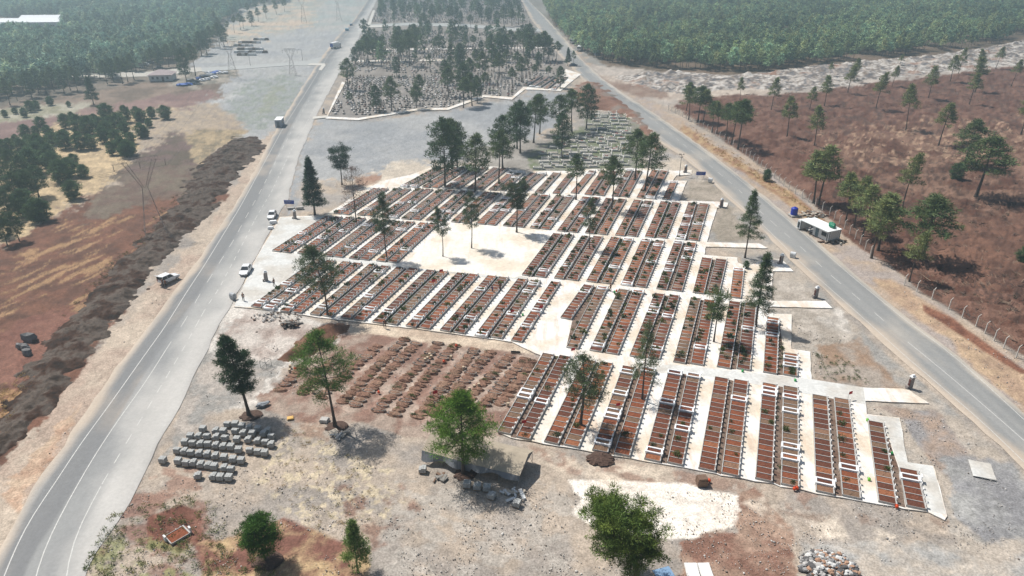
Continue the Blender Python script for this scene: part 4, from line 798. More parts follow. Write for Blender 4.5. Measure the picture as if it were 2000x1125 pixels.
# ---- the big ones near the camera, each with a shape of its own
def own(bx, by, ty, label, seed, cbf, Rr, prof, **k):
    h = HT(bx, by, ty); me = tree_me(seed, h, h * cbf, Rr, prof, **k); return tree(None, bx, by, ty, label, me=me, rz=0)
own(1244, 1136, 984, 'large round-crowned green pine at the bottom edge beside the white dust patch', 11, .42, 4.1, 'round', nl=90, cpl=7, lpc=62, col=(108, 134, 68), tr=.34, leaf=(.36, .035), cr=.62, cvar=.32, top=.55, lean=(-4.6, .2))
own(905, 926, 764, 'broad bright green pine growing through the edge of the long tent', 12, .34, 4.4, 'open', nl=60, cpl=7, lpc=50, col=(104, 144, 61), tr=.24, leaf=(.38, .035), cr=.72)
own(655, 834, 640, 'tall spreading pine standing on a bare earth collar beside the mounds', 13, .42, 4.4, 'open', nl=40, cpl=7, lpc=46, col=(96, 134, 67), tr=.24, leaf=(.38, .035), cr=.75, lean=(-1.1, 0))
own(487, 812, 652, 'dense dark pine with a crooked trunk behind the stacks of blocks', 14, .34, 2.3, 'column', nl=62, cpl=5, lpc=50, col=(64, 93, 64), tr=.26, leaf=(.36, .04), cr=.62, lean=(-1.5, 0))
own(1133, 832, 690, 'grey-green pine leaning over the third and fourth strips of the front block', 15, .40, 3.1, 'round', nl=40, cpl=5, lpc=40, col=(96, 117, 85), tr=.26, leaf=(.36, .035), cr=.62, gap=.08)
own(1254, 782, 622, 'thin open pine with drooping branches rising from the sixth front strip', 16, .30, 2.7, 'cone', nl=46, cpl=4, lpc=34, col=(112, 131, 101), tr=.16, leaf=(.36, .032), cr=.55, gap=.1, droop=.3)
own(1394, 668, 572, 'small flat-topped pine between the seventh and eighth strips of second block', 17, .48, 2.6, 'flat', nl=30, cpl=5, lpc=40, col=(101, 125, 83), tr=.15, leaf=(.36, .035), cr=.6)
own(1476, 638, 490, 'tall dense pine at the right edge of the second block', 18, .28, 2.9, 'cone', nl=64, cpl=5, lpc=40, col=(83, 109, 77), tr=.18, leaf=(.38, .035), cr=.6, droop=.2)
own(1455, 502, 368, 'tall pine with tiered branches on the bare ground beside the white path', 19, .34, 2.9, 'cone', nl=52, cpl=5, lpc=40, col=(93, 117, 80), tr=.17, leaf=(.38, .035), cr=.6)
own(640, 618, 478, 'wide-armed pine leaning left over the left middle block of graves', 20, .42, 3.9, 'open', nl=40, cpl=6, lpc=42, col=(88, 112, 77), tr=.2, leaf=(.4, .04), cr=.75, lean=(-1.9, 0))
own(756, 508, 372, 'upright pine with a long bare trunk at the left edge of the square', 21, .40, 2.5, 'open', nl=38, cpl=5, lpc=38, col=(85, 107, 77), tr=.16, leaf=(.4, .04), cr=.65)
own(865, 501, 402, 'slim pine with a small crown standing on the pale square, the left one', 22, .48, 1.9, 'open', nl=26, cpl=4, lpc=34, col=(88, 109, 80), tr=.12, leaf=(.4, .04), cr=.55, lean=(-.7, 0))
own(921, 485, 370, 'straight slim pine casting a shadow in the middle of the pale square', 23, .42, 2.0, 'column', nl=32, cpl=4, lpc=34, col=(88, 109, 83), tr=.13, leaf=(.4, .04), cr=.55)
own(1009, 454, 358, 'flat-crowned dark pine at the right back edge of the pale square', 24, .52, 3.6, 'flat', nl=40, cpl=6, lpc=40, col=(77, 96, 72), tr=.2, leaf=(.4, .04), cr=.6)
own(1151, 488, 383, 'thin pine standing in the right upper block of graves', 25, .42, 1.9, 'open', nl=28, cpl=4, lpc=34, col=(101, 120, 91), tr=.11, leaf=(.4, .04), cr=.5)
own(615, 419, 303, 'dark dense conical pine beside the forecourt behind the parked white car', 26, .18, 3.1, 'cone', nl=80, cpl=6, lpc=44, col=(53, 83, 64), tr=.24, leaf=(.4, .045), cr=.66, droop=.05)
own(668, 360, 292, 'dark lopsided pine with a bare trunk behind the dead brown tree', 27, .48, 4.0, 'flat', nl=34, cpl=6, lpc=40, col=(58, 85, 67), tr=.2, leaf=(.42, .05), cr=.75)
own(520, 1094, 1010, 'small dense dark green pine casting a black shadow near bottom left', 28, .34, 2.2, 'round', nl=60, cpl=5, lpc=50, col=(77, 117, 53), tr=.12, leaf=(.34, .032), cr=.5, top=.9)
own(699, 1116, 1012, 'small slender pine on red soil at the bottom edge', 29, .26, 1.8, 'cone', nl=44, cpl=4, lpc=40, col=(115, 144, 83), tr=.12, leaf=(.34, .032), cr=.42)
tree('dead0', 696, 434, 322, 'dying brown pine with thin foliage at the left end of graves', wide=.95)
tree('thin1', 1125, 390, 300, 'crooked pine leaning right in the top block of graves', wide=1.5)
tree('open2', 1194, 410, 304, 'pine rising from the long upper block right of the crooked one')
NBR = 'tall pines behind and among the top block of graves'
for i, (k, x, y, t, l) in enumerate([('full0', 869, 364, 228, 'broad tall dark pine in the left clump behind the graves'), ('open1', 884, 332, 230, 'pine half hidden in the left clump behind the graves'), ('full1', 893, 326, 236, 'rearmost dark pine of the left clump behind the graves'),
 ('open0', 928, 376, 258, 'open pine just right of the left clump, over the top block'), ('full2', 982, 330, 224, 'dense pine in the middle of the row behind the top block'), ('thin2', 974, 360, 252, 'thin pale pine in front of the dense middle pine'),
 ('full1', 1016, 298, 194, 'tall pine left of the grey yard edge, in the middle row'), ('open3', 1010, 290, 202, 'pine standing behind the tall pine of the middle row'), ('open0', 1042, 278, 184, 'tall straight pine by the grey yard, third from the right row end'), ('open2', 1054, 261, 182, 'paler pine directly behind the straight pine by the yard'),
 ('full0', 1097, 304, 218, 'bushy pine at the left edge of the white graves'), ('open1', 1090, 264, 184, 'pine behind the bushy pine at the white graves'), ('open3', 1117, 258, 174, 'spreading pine above the white graves slope'), ('full2', 1145, 250, 162, 'pine nearest the right road bank above the white graves'),
 ('open2', 1240, 350, 252, 'left pine of the pair at the right end of top block'), ('open0', 1259, 374, 258, 'right pine of the pair at the right end of top block'),
 ('cone0', 1109, 128, 92, 'rounded pine by the road junction beside the old cemetery'), ('thin0', 1120, 128, 98, 'small thin pine by the road junction next to the parked car')]):
    tree(k, x, y, t, l, NBR, wide=.92 if 'full' in k else (.8 if k == 'cone0' else 1.2))
# ---- pines left standing on the ploughed red ground
FLD = [(1340, 217, 160), (1345, 233, 168), (1363, 237, 166), (1373, 240, 172), (1391, 258, 198), (1400, 260, 196), (1428, 281, 198), (1441, 291, 192), (1418, 272, 200), (1445, 195, 150), (1506, 216, 150), (1537, 268, 188), (1581, 215, 168), (1590, 287, 205), (1610, 207, 147), (1620, 150, 120), (1655, 184, 127), (1667, 160, 112), (1710, 215, 140), (1741, 172, 127), (1757, 130, 105), (1769, 255, 164), (1812, 195, 128), (1833, 283, 198), (1856, 159, 106), (1872, 143, 92), (1892, 206, 142), (1904, 180, 110), (1911, 143, 95), (1944, 135, 90), (1975, 168, 115), (1994, 262, 176), (1883, 325, 232), (1905, 386, 264), (1761, 411, 298), (1589, 396, 296), (1598, 399, 284), (1652, 432, 338), (1668, 444, 345), (1684, 462, 362), (1702, 503, 384), (1715, 488, 372), (1800, 511, 378), (1776, 549, 452), (1660, 410, 340)]
rt = random.Random(5)
FLD.sort(key=lambda q: q[1])
ranks = [('farthest rank', 0, 185), ('second rank from the back', 185, 240), ('middle rank', 240, 300), ('nearest rank', 300, 900)]
for rk, a, b_ in ranks:
    sub = sorted([q for q in FLD if a <= q[1] < b_])
    for i, (x, y, t) in enumerate(sub):
        k = rt.choice(['field0', 'field1', 'field2']); wd = rt.uniform(1.0, 1.35)
        if y > 385 and x < 1730: wd *= 1.35
        if x in (1905, 1800, 1883): wd *= 1.35; k = 'open1'
        if x < 1450 and y > 210: k = rt.choice(['field1', 'open3']); wd *= 1.1
        tree(k, x, y, t, 'bare-trunked pine on the red field, %s from left in the %s' % (ORD[i + 1], rk), 'pines left standing on the red field', wide=wd)
tree('bush0', 1868, 352, 318, 'dark low bush beside a tall pine on the red field', name='bush')
tree('bush1', 1996, 512, 480, 'bright green bush at the right edge of the red field', name='bush')
tree('bush2', 1457, 524, 509, 'small round green bush beside the pale pad', name='bush')
tree('bush0', 1497, 352, 330, 'dark low bush growing against the wire fence', name='bush')
# ---- trees of the old cemetery
OLD = [(680, 175, 112), (684, 205, 178), (720, 126, 70), (712, 120, 72), (735, 112, 74), (744, 114, 72), (735, 218, 165), (765, 216, 148), (778, 120, 58), (782, 108, 50), (800, 128, 58), (812, 102, 46), (822, 55, 35), (828, 60, 24), (752, 56, 36), (853, 110, 70), (858, 105, 66), (838, 66, 38), (880, 100, 62), (888, 97, 58), (900, 135, 82), (820, 190, 145), (814, 212, 165), (876, 188, 128), (898, 140, 88), (905, 210, 150), (922, 206, 140), (932, 200, 146), (905, 190, 120), (915, 165, 112), (944, 162, 100), (925, 95, 68), (940, 110, 78), (955, 110, 70), (960, 118, 64), (975, 110, 62), (985, 120, 66), (998, 112, 58), (1018, 160, 110), (1000, 165, 130), (1010, 100, 58), (1022, 105, 55), (1035, 110, 45), (1040, 85, 60), (1050, 120, 65), (1062, 120, 60), (1070, 118, 68), (1045, 155, 125), (1070, 152, 128), (1094, 172, 128), (1086, 118, 80), (965, 140, 92), (975, 150, 102), (990, 140, 95), (880, 150, 110), (870, 165, 115), (795, 115, 75), (770, 110, 82), (705, 125, 80), (694, 128, 90), (812, 205, 178), (785, 118, 90), (920, 55, 28), (900, 48, 20), (880, 45, 12), (860, 42, 8), (845, 38, 6), (940, 40, 10), (955, 45, 14), (970, 52, 20), (985, 52, 12), (1000, 50, 18), (1012, 48, 10), (1020, 58, 26), (740, 32, 12), (752, 28, 8), (770, 30, 10), (785, 36, 12), (800, 30, 8), (815, 32, 4), (830, 28, 2), (765, 12, -8), (790, 14, -8), (870, 20, -6), (900, 22, -4), (930, 20, -6), (960, 24, -4), (990, 26, -2), (1008, 22, -6), (835, 12, -10), (745, 15, -5), (910, 70, 48), (950, 75, 50), (985, 78, 50), (1020, 75, 48), (890, 78, 52), (860, 70, 48), (775, 150, 110), (840, 140, 105), (745, 100, 70), (728, 104, 72), (930, 130, 95), (1030, 130, 96), (1052, 136, 100), (1010, 135, 100), (950, 180, 140)]
bands = [('front rank', 175, 400), ('second rank', 140, 175), ('third rank', 112, 140), ('fourth rank', 95, 112), ('fifth rank', 65, 95), ('sixth rank', 38, 65), ('farthest rank', -50, 38)]
for rk, a, b_ in bands:
    sub = sorted([q for q in OLD if a <= q[1] < b_])
    for i, (x, y, t) in enumerate(sub):
        k = rt.choice(['open0', 'open1', 'open2', 'open3', 'full0', 'full1', 'thin0']); t = max(t, y - 70)
        tree(k, x, y, t, 'dark pine among the old graves, %s from left in the %s' % (ORD[i + 1], rk), 'pines standing in the old cemetery', wide=rt.uniform(.95, 1.2) * (.85 if 'full' in k else 1.15))
# ---- young pines and bushes on the dry grass slope at left
BUS = [(80, 252, 228), (52, 270, 243), (32, 278, 262), (72, 268, 246), (96, 270, 244), (104, 282, 256), (128, 250, 222), (128, 290, 255), (126, 272, 252), (142, 238, 218), (156, 258, 224), (158, 292, 258), (176, 262, 226), (178, 290, 262), (186, 244, 222), (196, 256, 228), (204, 278, 246), (210, 238, 202), (208, 264, 236), (216, 252, 226), (220, 302, 276), (232, 250, 220), (228, 280, 252), (244, 264, 236), (247, 238, 206), (240, 300, 268), (248, 306, 274), (258, 300, 276), (258, 280, 258), (276, 268, 240), (268, 234, 208), (284, 268, 248), (292, 248, 230), (276, 236, 212), (298, 230, 208), (322, 232, 206), (144, 322, 300), (163, 345, 321), (60, 290, 262), (84, 300, 266), (100, 314, 280), (106, 330, 296), (76, 312, 276), (92, 326, 300), (124, 356, 312), (138, 344, 308), (146, 388, 352), (44, 300, 270), (20, 296, 270), (8, 300, 272), (10, 340, 285), (30, 352, 290), (50, 362, 300), (66, 340, 290), (12, 392, 325), (38, 404, 335), (60, 396, 330), (76, 384, 322), (86, 430, 388), (72, 432, 392), (38, 470, 412), (14, 478, 420), (2, 460, 400), (52, 420, 370), (20, 430, 370), (-6, 420, 350), (98, 205, 188), (60, 218, 196), (72, 214, 196), (30, 222, 210), (48, 228, 210), (10, 228, 214), (135, 208, 197)]
bands = [('farthest rank', 0, 240), ('second rank', 240, 265), ('third rank', 265, 285), ('fourth rank', 285, 320), ('fifth rank', 320, 390), ('nearest rank', 390, 900)]
for rk, a, b_ in bands:
    sub = sorted([q for q in BUS if a <= q[1] < b_])
    for i, (x, y, t) in enumerate(sub):
        big = y - t > 50; k = 'full%d' % rt.randrange(3) if big else 'bush%d' % rt.randrange(3)
        w_ = rt.uniform(1.0, 1.3)
        tree(k, x, y, t, '%s pine on the dry left slope, %s from left in the %s' % ('tall dark' if big else 'young round', ORD[i + 1], rk), 'young pines on the dry slope at left', wide=w_, name='pine_tree')
tree('bush1', 80, 306, 262, 'dark bushy pine in the middle of the left slope thicket')
# ---- edge trees of the left wood and the two dark pines by the hipped house
EDG = [(183, 204, 148), (365, 160, 92), (382, 148, 84), (20, 205, 150), (34, 196, 148), (48, 186, 150), (62, 190, 138), (76, 182, 132), (92, 186, 140), (106, 178, 128), (126, 182, 134), (138, 176, 126), (152, 178, 130), (210, 164, 116), (222, 158, 112), (240, 163, 110), (250, 160, 112), (262, 155, 104), (300, 138, 92), (314, 132, 88), (330, 130, 84), (345, 126, 80), (394, 108, 60), (404, 104, 58), (412, 92, 50), (430, 94, 44), (438, 90, 48), (458, 64, 30), (470, 58, 26), (476, 56, 30), (492, 50, 20), (505, 42, 14), (520, 36, 8), (540, 28, 2), (556, 22, -4), (428, 66, 34), (445, 72, 40), (485, 30, 4), (500, 24, -4), (515, 18, -8), (535, 14, -8)]
EDG = EDG[:2] + sorted(EDG[2:]); LBE = ['lone dark pine in front of the left wood, by the red track', 'broad dark pine standing over the blue-sheeted clutter']
for i, (x, y, t) in enumerate(EDG):
    tree(['cone0', 'full0'][i] if i < 2 else rt.choice(['open0', 'open2', 'full1', 'thin3', 'open1']), x, y, t, LBE[i] if i < 2 else 'pine at the near edge of the left wood, %s from left' % ORD[i - 1], 'pines along the edge of the left wood', wide=.85 if i < 2 else 1.0)
# ---- the two woods: thousands of crowns, one mass each
def forest(name, poly, step, seed, Hm, cols, label, lod=3, jitter=.5):
    rs = np.random.RandomState(seed); W = [G(*p) for p in poly]; x0 = min(p.x for p in W); x1 = max(p.x for p in W); y0 = min(p.y for p in W); y1 = max(p.y for p in W)
    A, B = np.meshgrid(np.arange(x0, x1, step), np.arange(y0, y1, step)); X = A.ravel() + rs.uniform(-jitter, jitter, A.size) * step; Y = B.ravel() + rs.uniform(-jitter, jitter, A.size) * step
    d = sdist(X, Y, [(p.x, p.y) for p in W]); thin = fbm(X / 28, Y / 28, seed, 3) + rs.uniform(-.06, .06, X.size)
    ok = (d > 0) & (thin > .37); X, Y = X[ok], Y[ok]; qq = [PX(a, b) for a, b in zip(X, Y)]; kk = np.array([not (-140 < u < 128 and 40 < v < 80) for u, v in qq]); X, Y = X[kk], Y[kk]; hs = rs.uniform(.72, 1.2, len(X)) * Hm * (.88 + .3 * fbm(X / 40, Y / 40, seed + 3, 2)); print(name, len(X))
    items = []; titems = []
    for v in range(lod):
        t_, V, f, c = tree_arrays(seed * 10 + v, 10, 3.4, 2.3, ['open', 'column', 'cone'][v % 3], nl=15, cpl=2.2, lpc=9, leaf=(.95, .26), col=cols[v % len(cols)], tr=.15, cr=.8, cvar=.25)
        k = np.arange(len(X)) % lod == v; n = k.sum(); a = rs.uniform(0, 6.28, n); s = hs[k] / 10; sw = s * rs.uniform(.9, 1.25, n)
        ca, sa = np.cos(a)[:, None], np.sin(a)[:, None]
        VX = (V[None, :, 0] * ca - V[None, :, 1] * sa) * sw[:, None] + X[k][:, None]; VY = (V[None, :, 0] * sa + V[None, :, 1] * ca) * sw[:, None] + Y[k][:, None]; VZ = V[None, :, 2] * s[:, None] - .1
        tone = (rs.uniform(.62, 1.5, n) * (.68 + .85 * fbm(X[k] / 35, Y[k] / 35, seed + 8, 3)))[:, None, None] * np.array([1, 1, 1]); tint = 1 + rs.uniform(-.08, .12, (n, 1, 1)) * np.array([1, 0, -1])
        items.append((np.stack([VX, VY, VZ], -1).reshape(-1, 3), (f[None] + (np.arange(n) * len(V))[:, None, None]).reshape(-1, 3), (c[None] * tone * tint).reshape(-1, 3)))
        near = k.copy(); 
        tv = np.array([(-.12, -.08, 0), (.12, -.08, 0), (0, .14, 0), (0, 0, 8)], float); tf = np.array([(0, 1, 3), (1, 2, 3), (2, 0, 3)])
        tc = np.tile(L3((96, 82, 74)), (4, 1)); m_ = n
        TX = tv[None, :, 0] * 1.2 + X[k][:, None]; TY = tv[None, :, 1] * 1.2 + Y[k][:, None]; TZ = tv[None, :, 2] * s[:, None] * np.ones((1, 4))
        items.append((np.stack([TX, TY, TZ], -1).reshape(-1, 3), (tf[None] + (np.arange(m_) * 4)[:, None, None]).reshape(-1, 3), np.tile(tc, (m_, 1))))
    o = merge(name, items, needle); tag(o, label, 'wood', kind='stuff')
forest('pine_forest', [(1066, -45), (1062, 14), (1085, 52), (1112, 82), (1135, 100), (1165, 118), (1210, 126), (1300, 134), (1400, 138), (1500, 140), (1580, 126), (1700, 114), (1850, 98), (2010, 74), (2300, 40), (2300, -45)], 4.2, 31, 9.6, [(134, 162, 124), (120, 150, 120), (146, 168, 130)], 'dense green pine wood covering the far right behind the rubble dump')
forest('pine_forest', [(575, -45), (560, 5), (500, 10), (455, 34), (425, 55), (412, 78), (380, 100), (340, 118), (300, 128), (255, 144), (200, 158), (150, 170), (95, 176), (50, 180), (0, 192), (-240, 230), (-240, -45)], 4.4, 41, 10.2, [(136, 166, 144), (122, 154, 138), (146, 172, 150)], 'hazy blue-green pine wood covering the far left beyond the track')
for nm_, pl_ in (('far_pines', [(742, -30), (1014, -30), (1034, 46), (735, 46)]), ('far_pines', [(700, 66), (1050, 74), (1080, 108), (1000, 132), (700, 134)])):
    forest(nm_, pl_, 15 if pl_[0][1] < 0 else 17, 77, 10.5, [(92, 116, 84), (84, 106, 80), (100, 122, 88)], 'scattered dark pines shading the farthest part of the old cemetery, %s band' % ('upper' if pl_[0][1] < 0 else 'lower'))
# ================================================================== FENCE OF THE RED FIELD
fpost = mk('white_concrete_post', (214, 210, 202), var=.1); wire = mat('galvanised_wire', tuple(L3((120, 118, 114))), rough=.5, metal=.4)
def fence(pts, name_label, step=3.0, h=1.9):
    e = empty('wire_fence', G(*pts[0]), label=name_label, cat='fence'); W = [G(*p) for p in pts]; o0 = W[0]; P = []
    for a, b in zip(W, W[1:]):
        n = max(1, round((b - a).length / step))
        for i in range(n): P.append((a.lerp(b, i / n), (b - a).normalized()))
    P.append((W[-1], (W[-1] - W[-2]).normalized())); mw = MB()
    b = MB(); b.box(-.07, .07, -.07, .07, -.3, h, tap=.01); b.bar((0, 0, h - .02), (.38, 0, h + .38), .055); pm = wm(b, 'post', fpost)
    vis = [i for i, (p, d) in enumerate(P)]
    for i, (p, d) in enumerate(P):
        q = link('post', pm, e); q.location = p - o0; q.rotation_euler = (0, 0, math.atan2(d.y, d.x) + math.pi / 2)
    for (p, d), (q, d2) in zip(P, P[1:]):
        for z in (.25, .65, 1.05, 1.45, 1.8): mw.bar(p - o0 + Vector((0, 0, z)), q - o0 + Vector((0, 0, z)), .012, 3)
        k = 5
        for j in range(k):
            a = (p - o0).lerp(q - o0, j / k); c = (p - o0).lerp(q - o0, (j + 1) / k)
            mw.bar(a + Vector((0, 0, .1)), c + Vector((0, 0, 1.8)), .009, 3); mw.bar(c + Vector((0, 0, .1)), a + Vector((0, 0, 1.8)), .009, 3)
    mw.build('wire_mesh', wire, e); return e
fence([(1305, 214), (1333, 228), (1373, 251), (1450, 297), (1486, 327), (1540, 370), (1566, 386), (1620, 419), (1670, 466), (1700, 497)], 'long wire fence with bent white posts between right road and red field, upper run', 3.4)
fence([(1766, 556), (1790, 569), (1820, 583), (1853, 603), (1906, 636), (1960, 679), (2010, 716), (2100, 778)], 'nearer run of wire fence with bent white posts at the right edge', 3.0)
# ================================================================== PYLONS AND LINES
steel = mat('lattice_steel', tuple(L3((140, 128, 122))), rough=.7)
def pylon(bx, by, ty, wide, label, rz=0):
    p = G(bx, by); h = HT(bx, by, ty); e = empty('power_pylon', (p.x, p.y, 0), rz, label=label, cat='pylon', group='lattice power pylons on the left side')
    b = MB(); w0 = wide; w1 = .55; hw = h * .62; r = .038
    def pt(u, sx, sy): w_ = w0 + (w1 - w0) * u; return (sx * w_, sy * w_, hw * u)
    for sx in (-1, 1):
        for sy in (-1, 1): b.bar(pt(0, sx, sy), pt(1, sx, sy), r)
    for i in range(6):
        u, v = i / 6, (i + 1) / 6
        for (a, c) in (((-1, -1), (1, -1)), ((1, -1), (1, 1)), ((1, 1), (-1, 1)), ((-1, 1), (-1, -1))):
            b.bar(pt(u, *a), pt(v, *c), r * .6); b.bar(pt(u, *c), pt(v, *a), r * .6)
    b.build('tower', steel, e)
    b = MB(); wt = h * .19
    for s in (-1, 1):
        for sy in (-.4, .4):
            b.bar((s * .5, sy, hw), (s * wt, sy, h * .96), r); b.bar((s * .1, sy, hw), (s * (wt - .9), sy, h * .96), r * .8)
        for i in range(6):
            t0, t1 = i / 6, (i + 1) / 6
            b.bar((s * (.5 + (wt - .5) * t0), -.4, hw + (h * .96 - hw) * t0), (s * (.1 + (wt - 1.0) * t1), -.4, hw + (h * .96 - hw) * t1), r * .5)
            b.bar((s * (.1 + (wt - 1.0) * t0), .4, hw + (h * .96 - hw) * t0), (s * (.5 + (wt - .5) * t1), .4, hw + (h * .96 - hw) * t1), r * .5)
    b.build('fork', steel, e)
    b = MB(); wc = h * .30
    for z in (h * .95, h): 
        for sy in (-.4, .4): b.bar((-wc if z < h else -wc * .75, sy, z), (wc if z < h else wc * .75, sy, z), r * .8)
    for i in range(16):
        x0 = -wc * .75 + wc * 1.5 * i / 16; x1 = x0 + wc * 1.5 / 16
        b.bar((x0, -.4, h * .95 if i % 2 else h), (x1, -.4, h if i % 2 else h * .95), r * .5); b.bar((x0, .4, h if i % 2 else h * .95), (x1, .4, h * .95 if i % 2 else h), r * .5)
    b.build('crossarm', steel, e)
    for s in (-1, 0, 1):
        b = MB(); b.bar((s * wc * .95, 0, h * .95), (s * wc * .95, 0, h * .95 - 1.5), .07, 5); b.build('insulator', steel, e)
    return [Vector((p.x + math.cos(rz) * s * wc * .95, p.y + math.sin(rz) * s * wc * .95, h * .95 - 1.5)) for s in (-1, 0, 1)]
pA = pylon(305, 458, 308, 2.3, 'nearest faint brown lattice pylon standing on the spoil bank at left', .5)
pB = pylon(456, 152, 78, 2.2, 'lattice pylon with splayed fork beside the track and hipped house', .5)
pC = pylon(572, 146, 95, 1.6, 'shorter lattice pylon with flat wide crossarm left of the left road', .1)
pD = pylon(594, 44, -10, 2.0, 'far hazy lattice pylon on the green-tinted plain, the left of two', .2)
pE = pylon(662, 40, -14, 2.0, 'far hazy lattice pylon on the green-tinted plain, the right of two', .2)
def cable(a, b, sag, label, grp='overhead power cables at left'):
    m = MB(); pr = None
    for i in range(15):
        t = i / 14; q = a.lerp(b, t) - Vector((0, 0, sag * 4 * t * (1 - t)))
        if pr is not None: m.bar(pr, q, .022, 3)
        pr = q
    tag(m.build('power_cable', wire), label, 'cable', grp)
off = pA[1] + (pA[1] - pB[1]) * .9
for i, n in enumerate(('left', 'middle', 'right')):
    cable(pA[i], pB[i], 5, '%s overhead cable between the nearest pylon and the pylon by the track' % n)
    cable(pA[i] + Vector((-150, -75, 2)), pA[i], 4, '%s overhead cable running from the nearest pylon past the left edge' % n)
    cable(pB[i], pD[i], 5, '%s overhead cable between the pylon by track and far left pylon' % n)
# ================================================================== CARS, TRUCKS
glass = mat('dark_glass', (.02, .025, .03), rough=.15, var=0, spec=.5); tyre = mat('tyre_rubber', (.02, .02, .02), rough=.9); chrome = mat('grey_metal', (.35, .35, .36), rough=.4, metal=.5)
lampm = mat('headlight_glass', (.7, .7, .68), rough=.2); redm = mat('tail_light', (.35, .02, .02), rough=.3); plat = mat('number_plate', (.7, .7, .68))
def car(px, py, rz, label, paint_c, kind='sedan', L=4.4, W=1.75, group='parked cars'):
    p = G(px, py); pm = mat('car_paint_%d_%d_%d' % paint_c, tuple(L3(paint_c)), rough=.3, var=.02, spec=.5)
    e = empty('parked_car', (p.x, p.y, .02), rz, label=label, cat='car', group=group)
    H = 1.45 if kind == 'sedan' else 1.75
    # cross sections along y (front = +y): y, half width, sill z, belt z
    secs = [(-L/2, .80, .38, .80), (-L/2+.15, .92, .28, .92), (-L/2+.9, 1.0, .24, .95), (0, 1.0, .22, .93), (L/2-1.0, 1.0, .24, .88), (L/2-.3, .94, .28, .74), (L/2, .78, .36, .60)]
    if kind != 'sedan': secs = [(y, w_, z0 + .08, z1 + .12) for y, w_, z0, z1 in secs]; secs[0] = (-L/2, .92, .42, 1.0)
    b = MB(); vs = []
    for y, w_, z0, z1 in secs:
        w_ = w_ * W / 2; vs += [(-w_ * .92, y, z0), (-w_, y, (z0 + z1) / 2), (-w_ * .93, y, z1), (w_ * .93, y, z1), (w_, y, (z0 + z1) / 2), (w_ * .92, y, z0)]
    fs = []
    for i in range(len(secs) - 1):
        for k in range(6): a = i * 6; fs.append((a + k, a + (k + 1) % 6, a + 6 + (k + 1) % 6, a + 6 + k))
    fs += [(5, 4, 3, 2, 1, 0), tuple(len(vs) - 6 + i for i in range(6))]; b.add(vs, fs); b.build('body', pm, e)
    bz = secs[3][3]; y0, y1, y2, y3 = (-L/2+.55, -L/2+1.15, L/2-2.0, L/2-1.25) if kind == 'sedan' else (-L/2+.03, -L/2+.30, L/2-2.05, L/2-1.3)
    w0, w1 = W/2*.92, W/2*(.74 if kind == 'sedan' else .85)
    g = MB(); lo = [(-w0, y0), (w0, y0), (w0, y3), (-w0, y3)]; hi = [(-w1, y1), (w1, y1), (w1, y2), (-w1, y2)]
    g.add([(x, y, bz - .02) for x, y in lo] + [(x, y, H - .05) for x, y in hi], [(0, 1, 5, 4), (1, 2, 6, 5), (2, 3, 7, 6), (3, 0, 4, 7)]); g.build('windows', glass, e)
    r = MB(); r.box(-w1 - .03, w1 + .03, y1 - .05, y2 + .08, H - .06, H, tap=.04)
    for (a, c) in zip(lo, hi): r.bar((a[0], a[1], bz - .02), (c[0], c[1], H - .04), .045)
    for s in (-1, 1): r.bar((s * w0, (y0 + y3) / 2, bz), (s * w1, (y1 + y2) / 2, H - .04), .04)
    r.build('roof', pm, e)
    for sx in (-1, 1):
        for y in (-L/2+.85, L/2-.85):
            wl = MB(); wl.lathe([(.30, -.1), (.32, -.06), (.32, .06), (.30, .1)], 14, (sx * (W/2-.08), y, .32), 'x'); o = wl.build('tyre', tyre, e)
            rm = MB(); rm.lathe([(.18, -.115), (.18, .115)], 10, (sx * (W/2-.08), y, .32), 'x'); rm.build('rim', chrome, o)
        q = MB(); q.box(sx * W * .36 - .17, sx * W * .36 + .17, L/2-.12, L/2-.01, .56 if kind == 'sedan' else .70, .70 if kind == 'sedan' else .84); q.build('headlight', lampm, e)
        q = MB(); q.box(sx * W * .38 - .12, sx * W * .38 + .12, -L/2-.02, -L/2+.08, .66, .82 if kind == 'sedan' else 1.1); q.build('tail_light', redm, e)
        q = MB(); q.box(sx * (W/2+.08) - .09, sx * (W/2+.08) + .09, y3 - .25, y3 - .1, bz, bz + .14); q.build('mirror', pm, e)
    q = MB(); q.box(-.25, .25, L/2-.02, L/2+.02, .40, .50); q.build('number_plate', plat, e)
    return e
car(532, 424, math.pi + .12, 'white parked saloon car on the roadside by the blue sign', (238, 238, 238))
car(481, 532, math.pi + .06, 'white saloon car standing at the forecourt edge above the bin', (240, 240, 240))
sv = car(331, 549, -.52, 'white estate car with open tailgate on the dusty left verge', (240, 240, 240), 'suv', 4.1, 1.75)
b = MB(); b.box(-.72, .72, -2.09, -2.06, 1.12, 1.6); b.build('dark_boot_panel', glass, sv)  # thin dark panel stands in for the shaded boot interior
b = MB(); b.add([(-.75, -1.9, 1.80), (.75, -1.9, 1.80), (.75, -2.45, 2.05), (-.75, -2.45, 2.05), (-.75, -1.9, 1.75), (.75, -1.9, 1.75), (.75, -2.45, 2.0), (-.75, -2.45, 2.0)], [(0, 3, 2, 1), (4, 5, 6, 7), (0, 1, 5, 4), (2, 3, 7, 6), (1, 2, 6, 5), (0, 4, 7, 3)]); b.build('tailgate', MATS['car_paint_240_240_240'], sv)
car(1120, 129, -1.1, 'dark blue parked car in tree shade at the far road junction', (70, 84, 110))
car(740, 101, 1.4, 'dark car parked on the cemetery lane under the far left pines', (60, 66, 76))
car(668, 134, .1, 'small dark car at the gate side of the old cemetery kerb', (70, 72, 76))
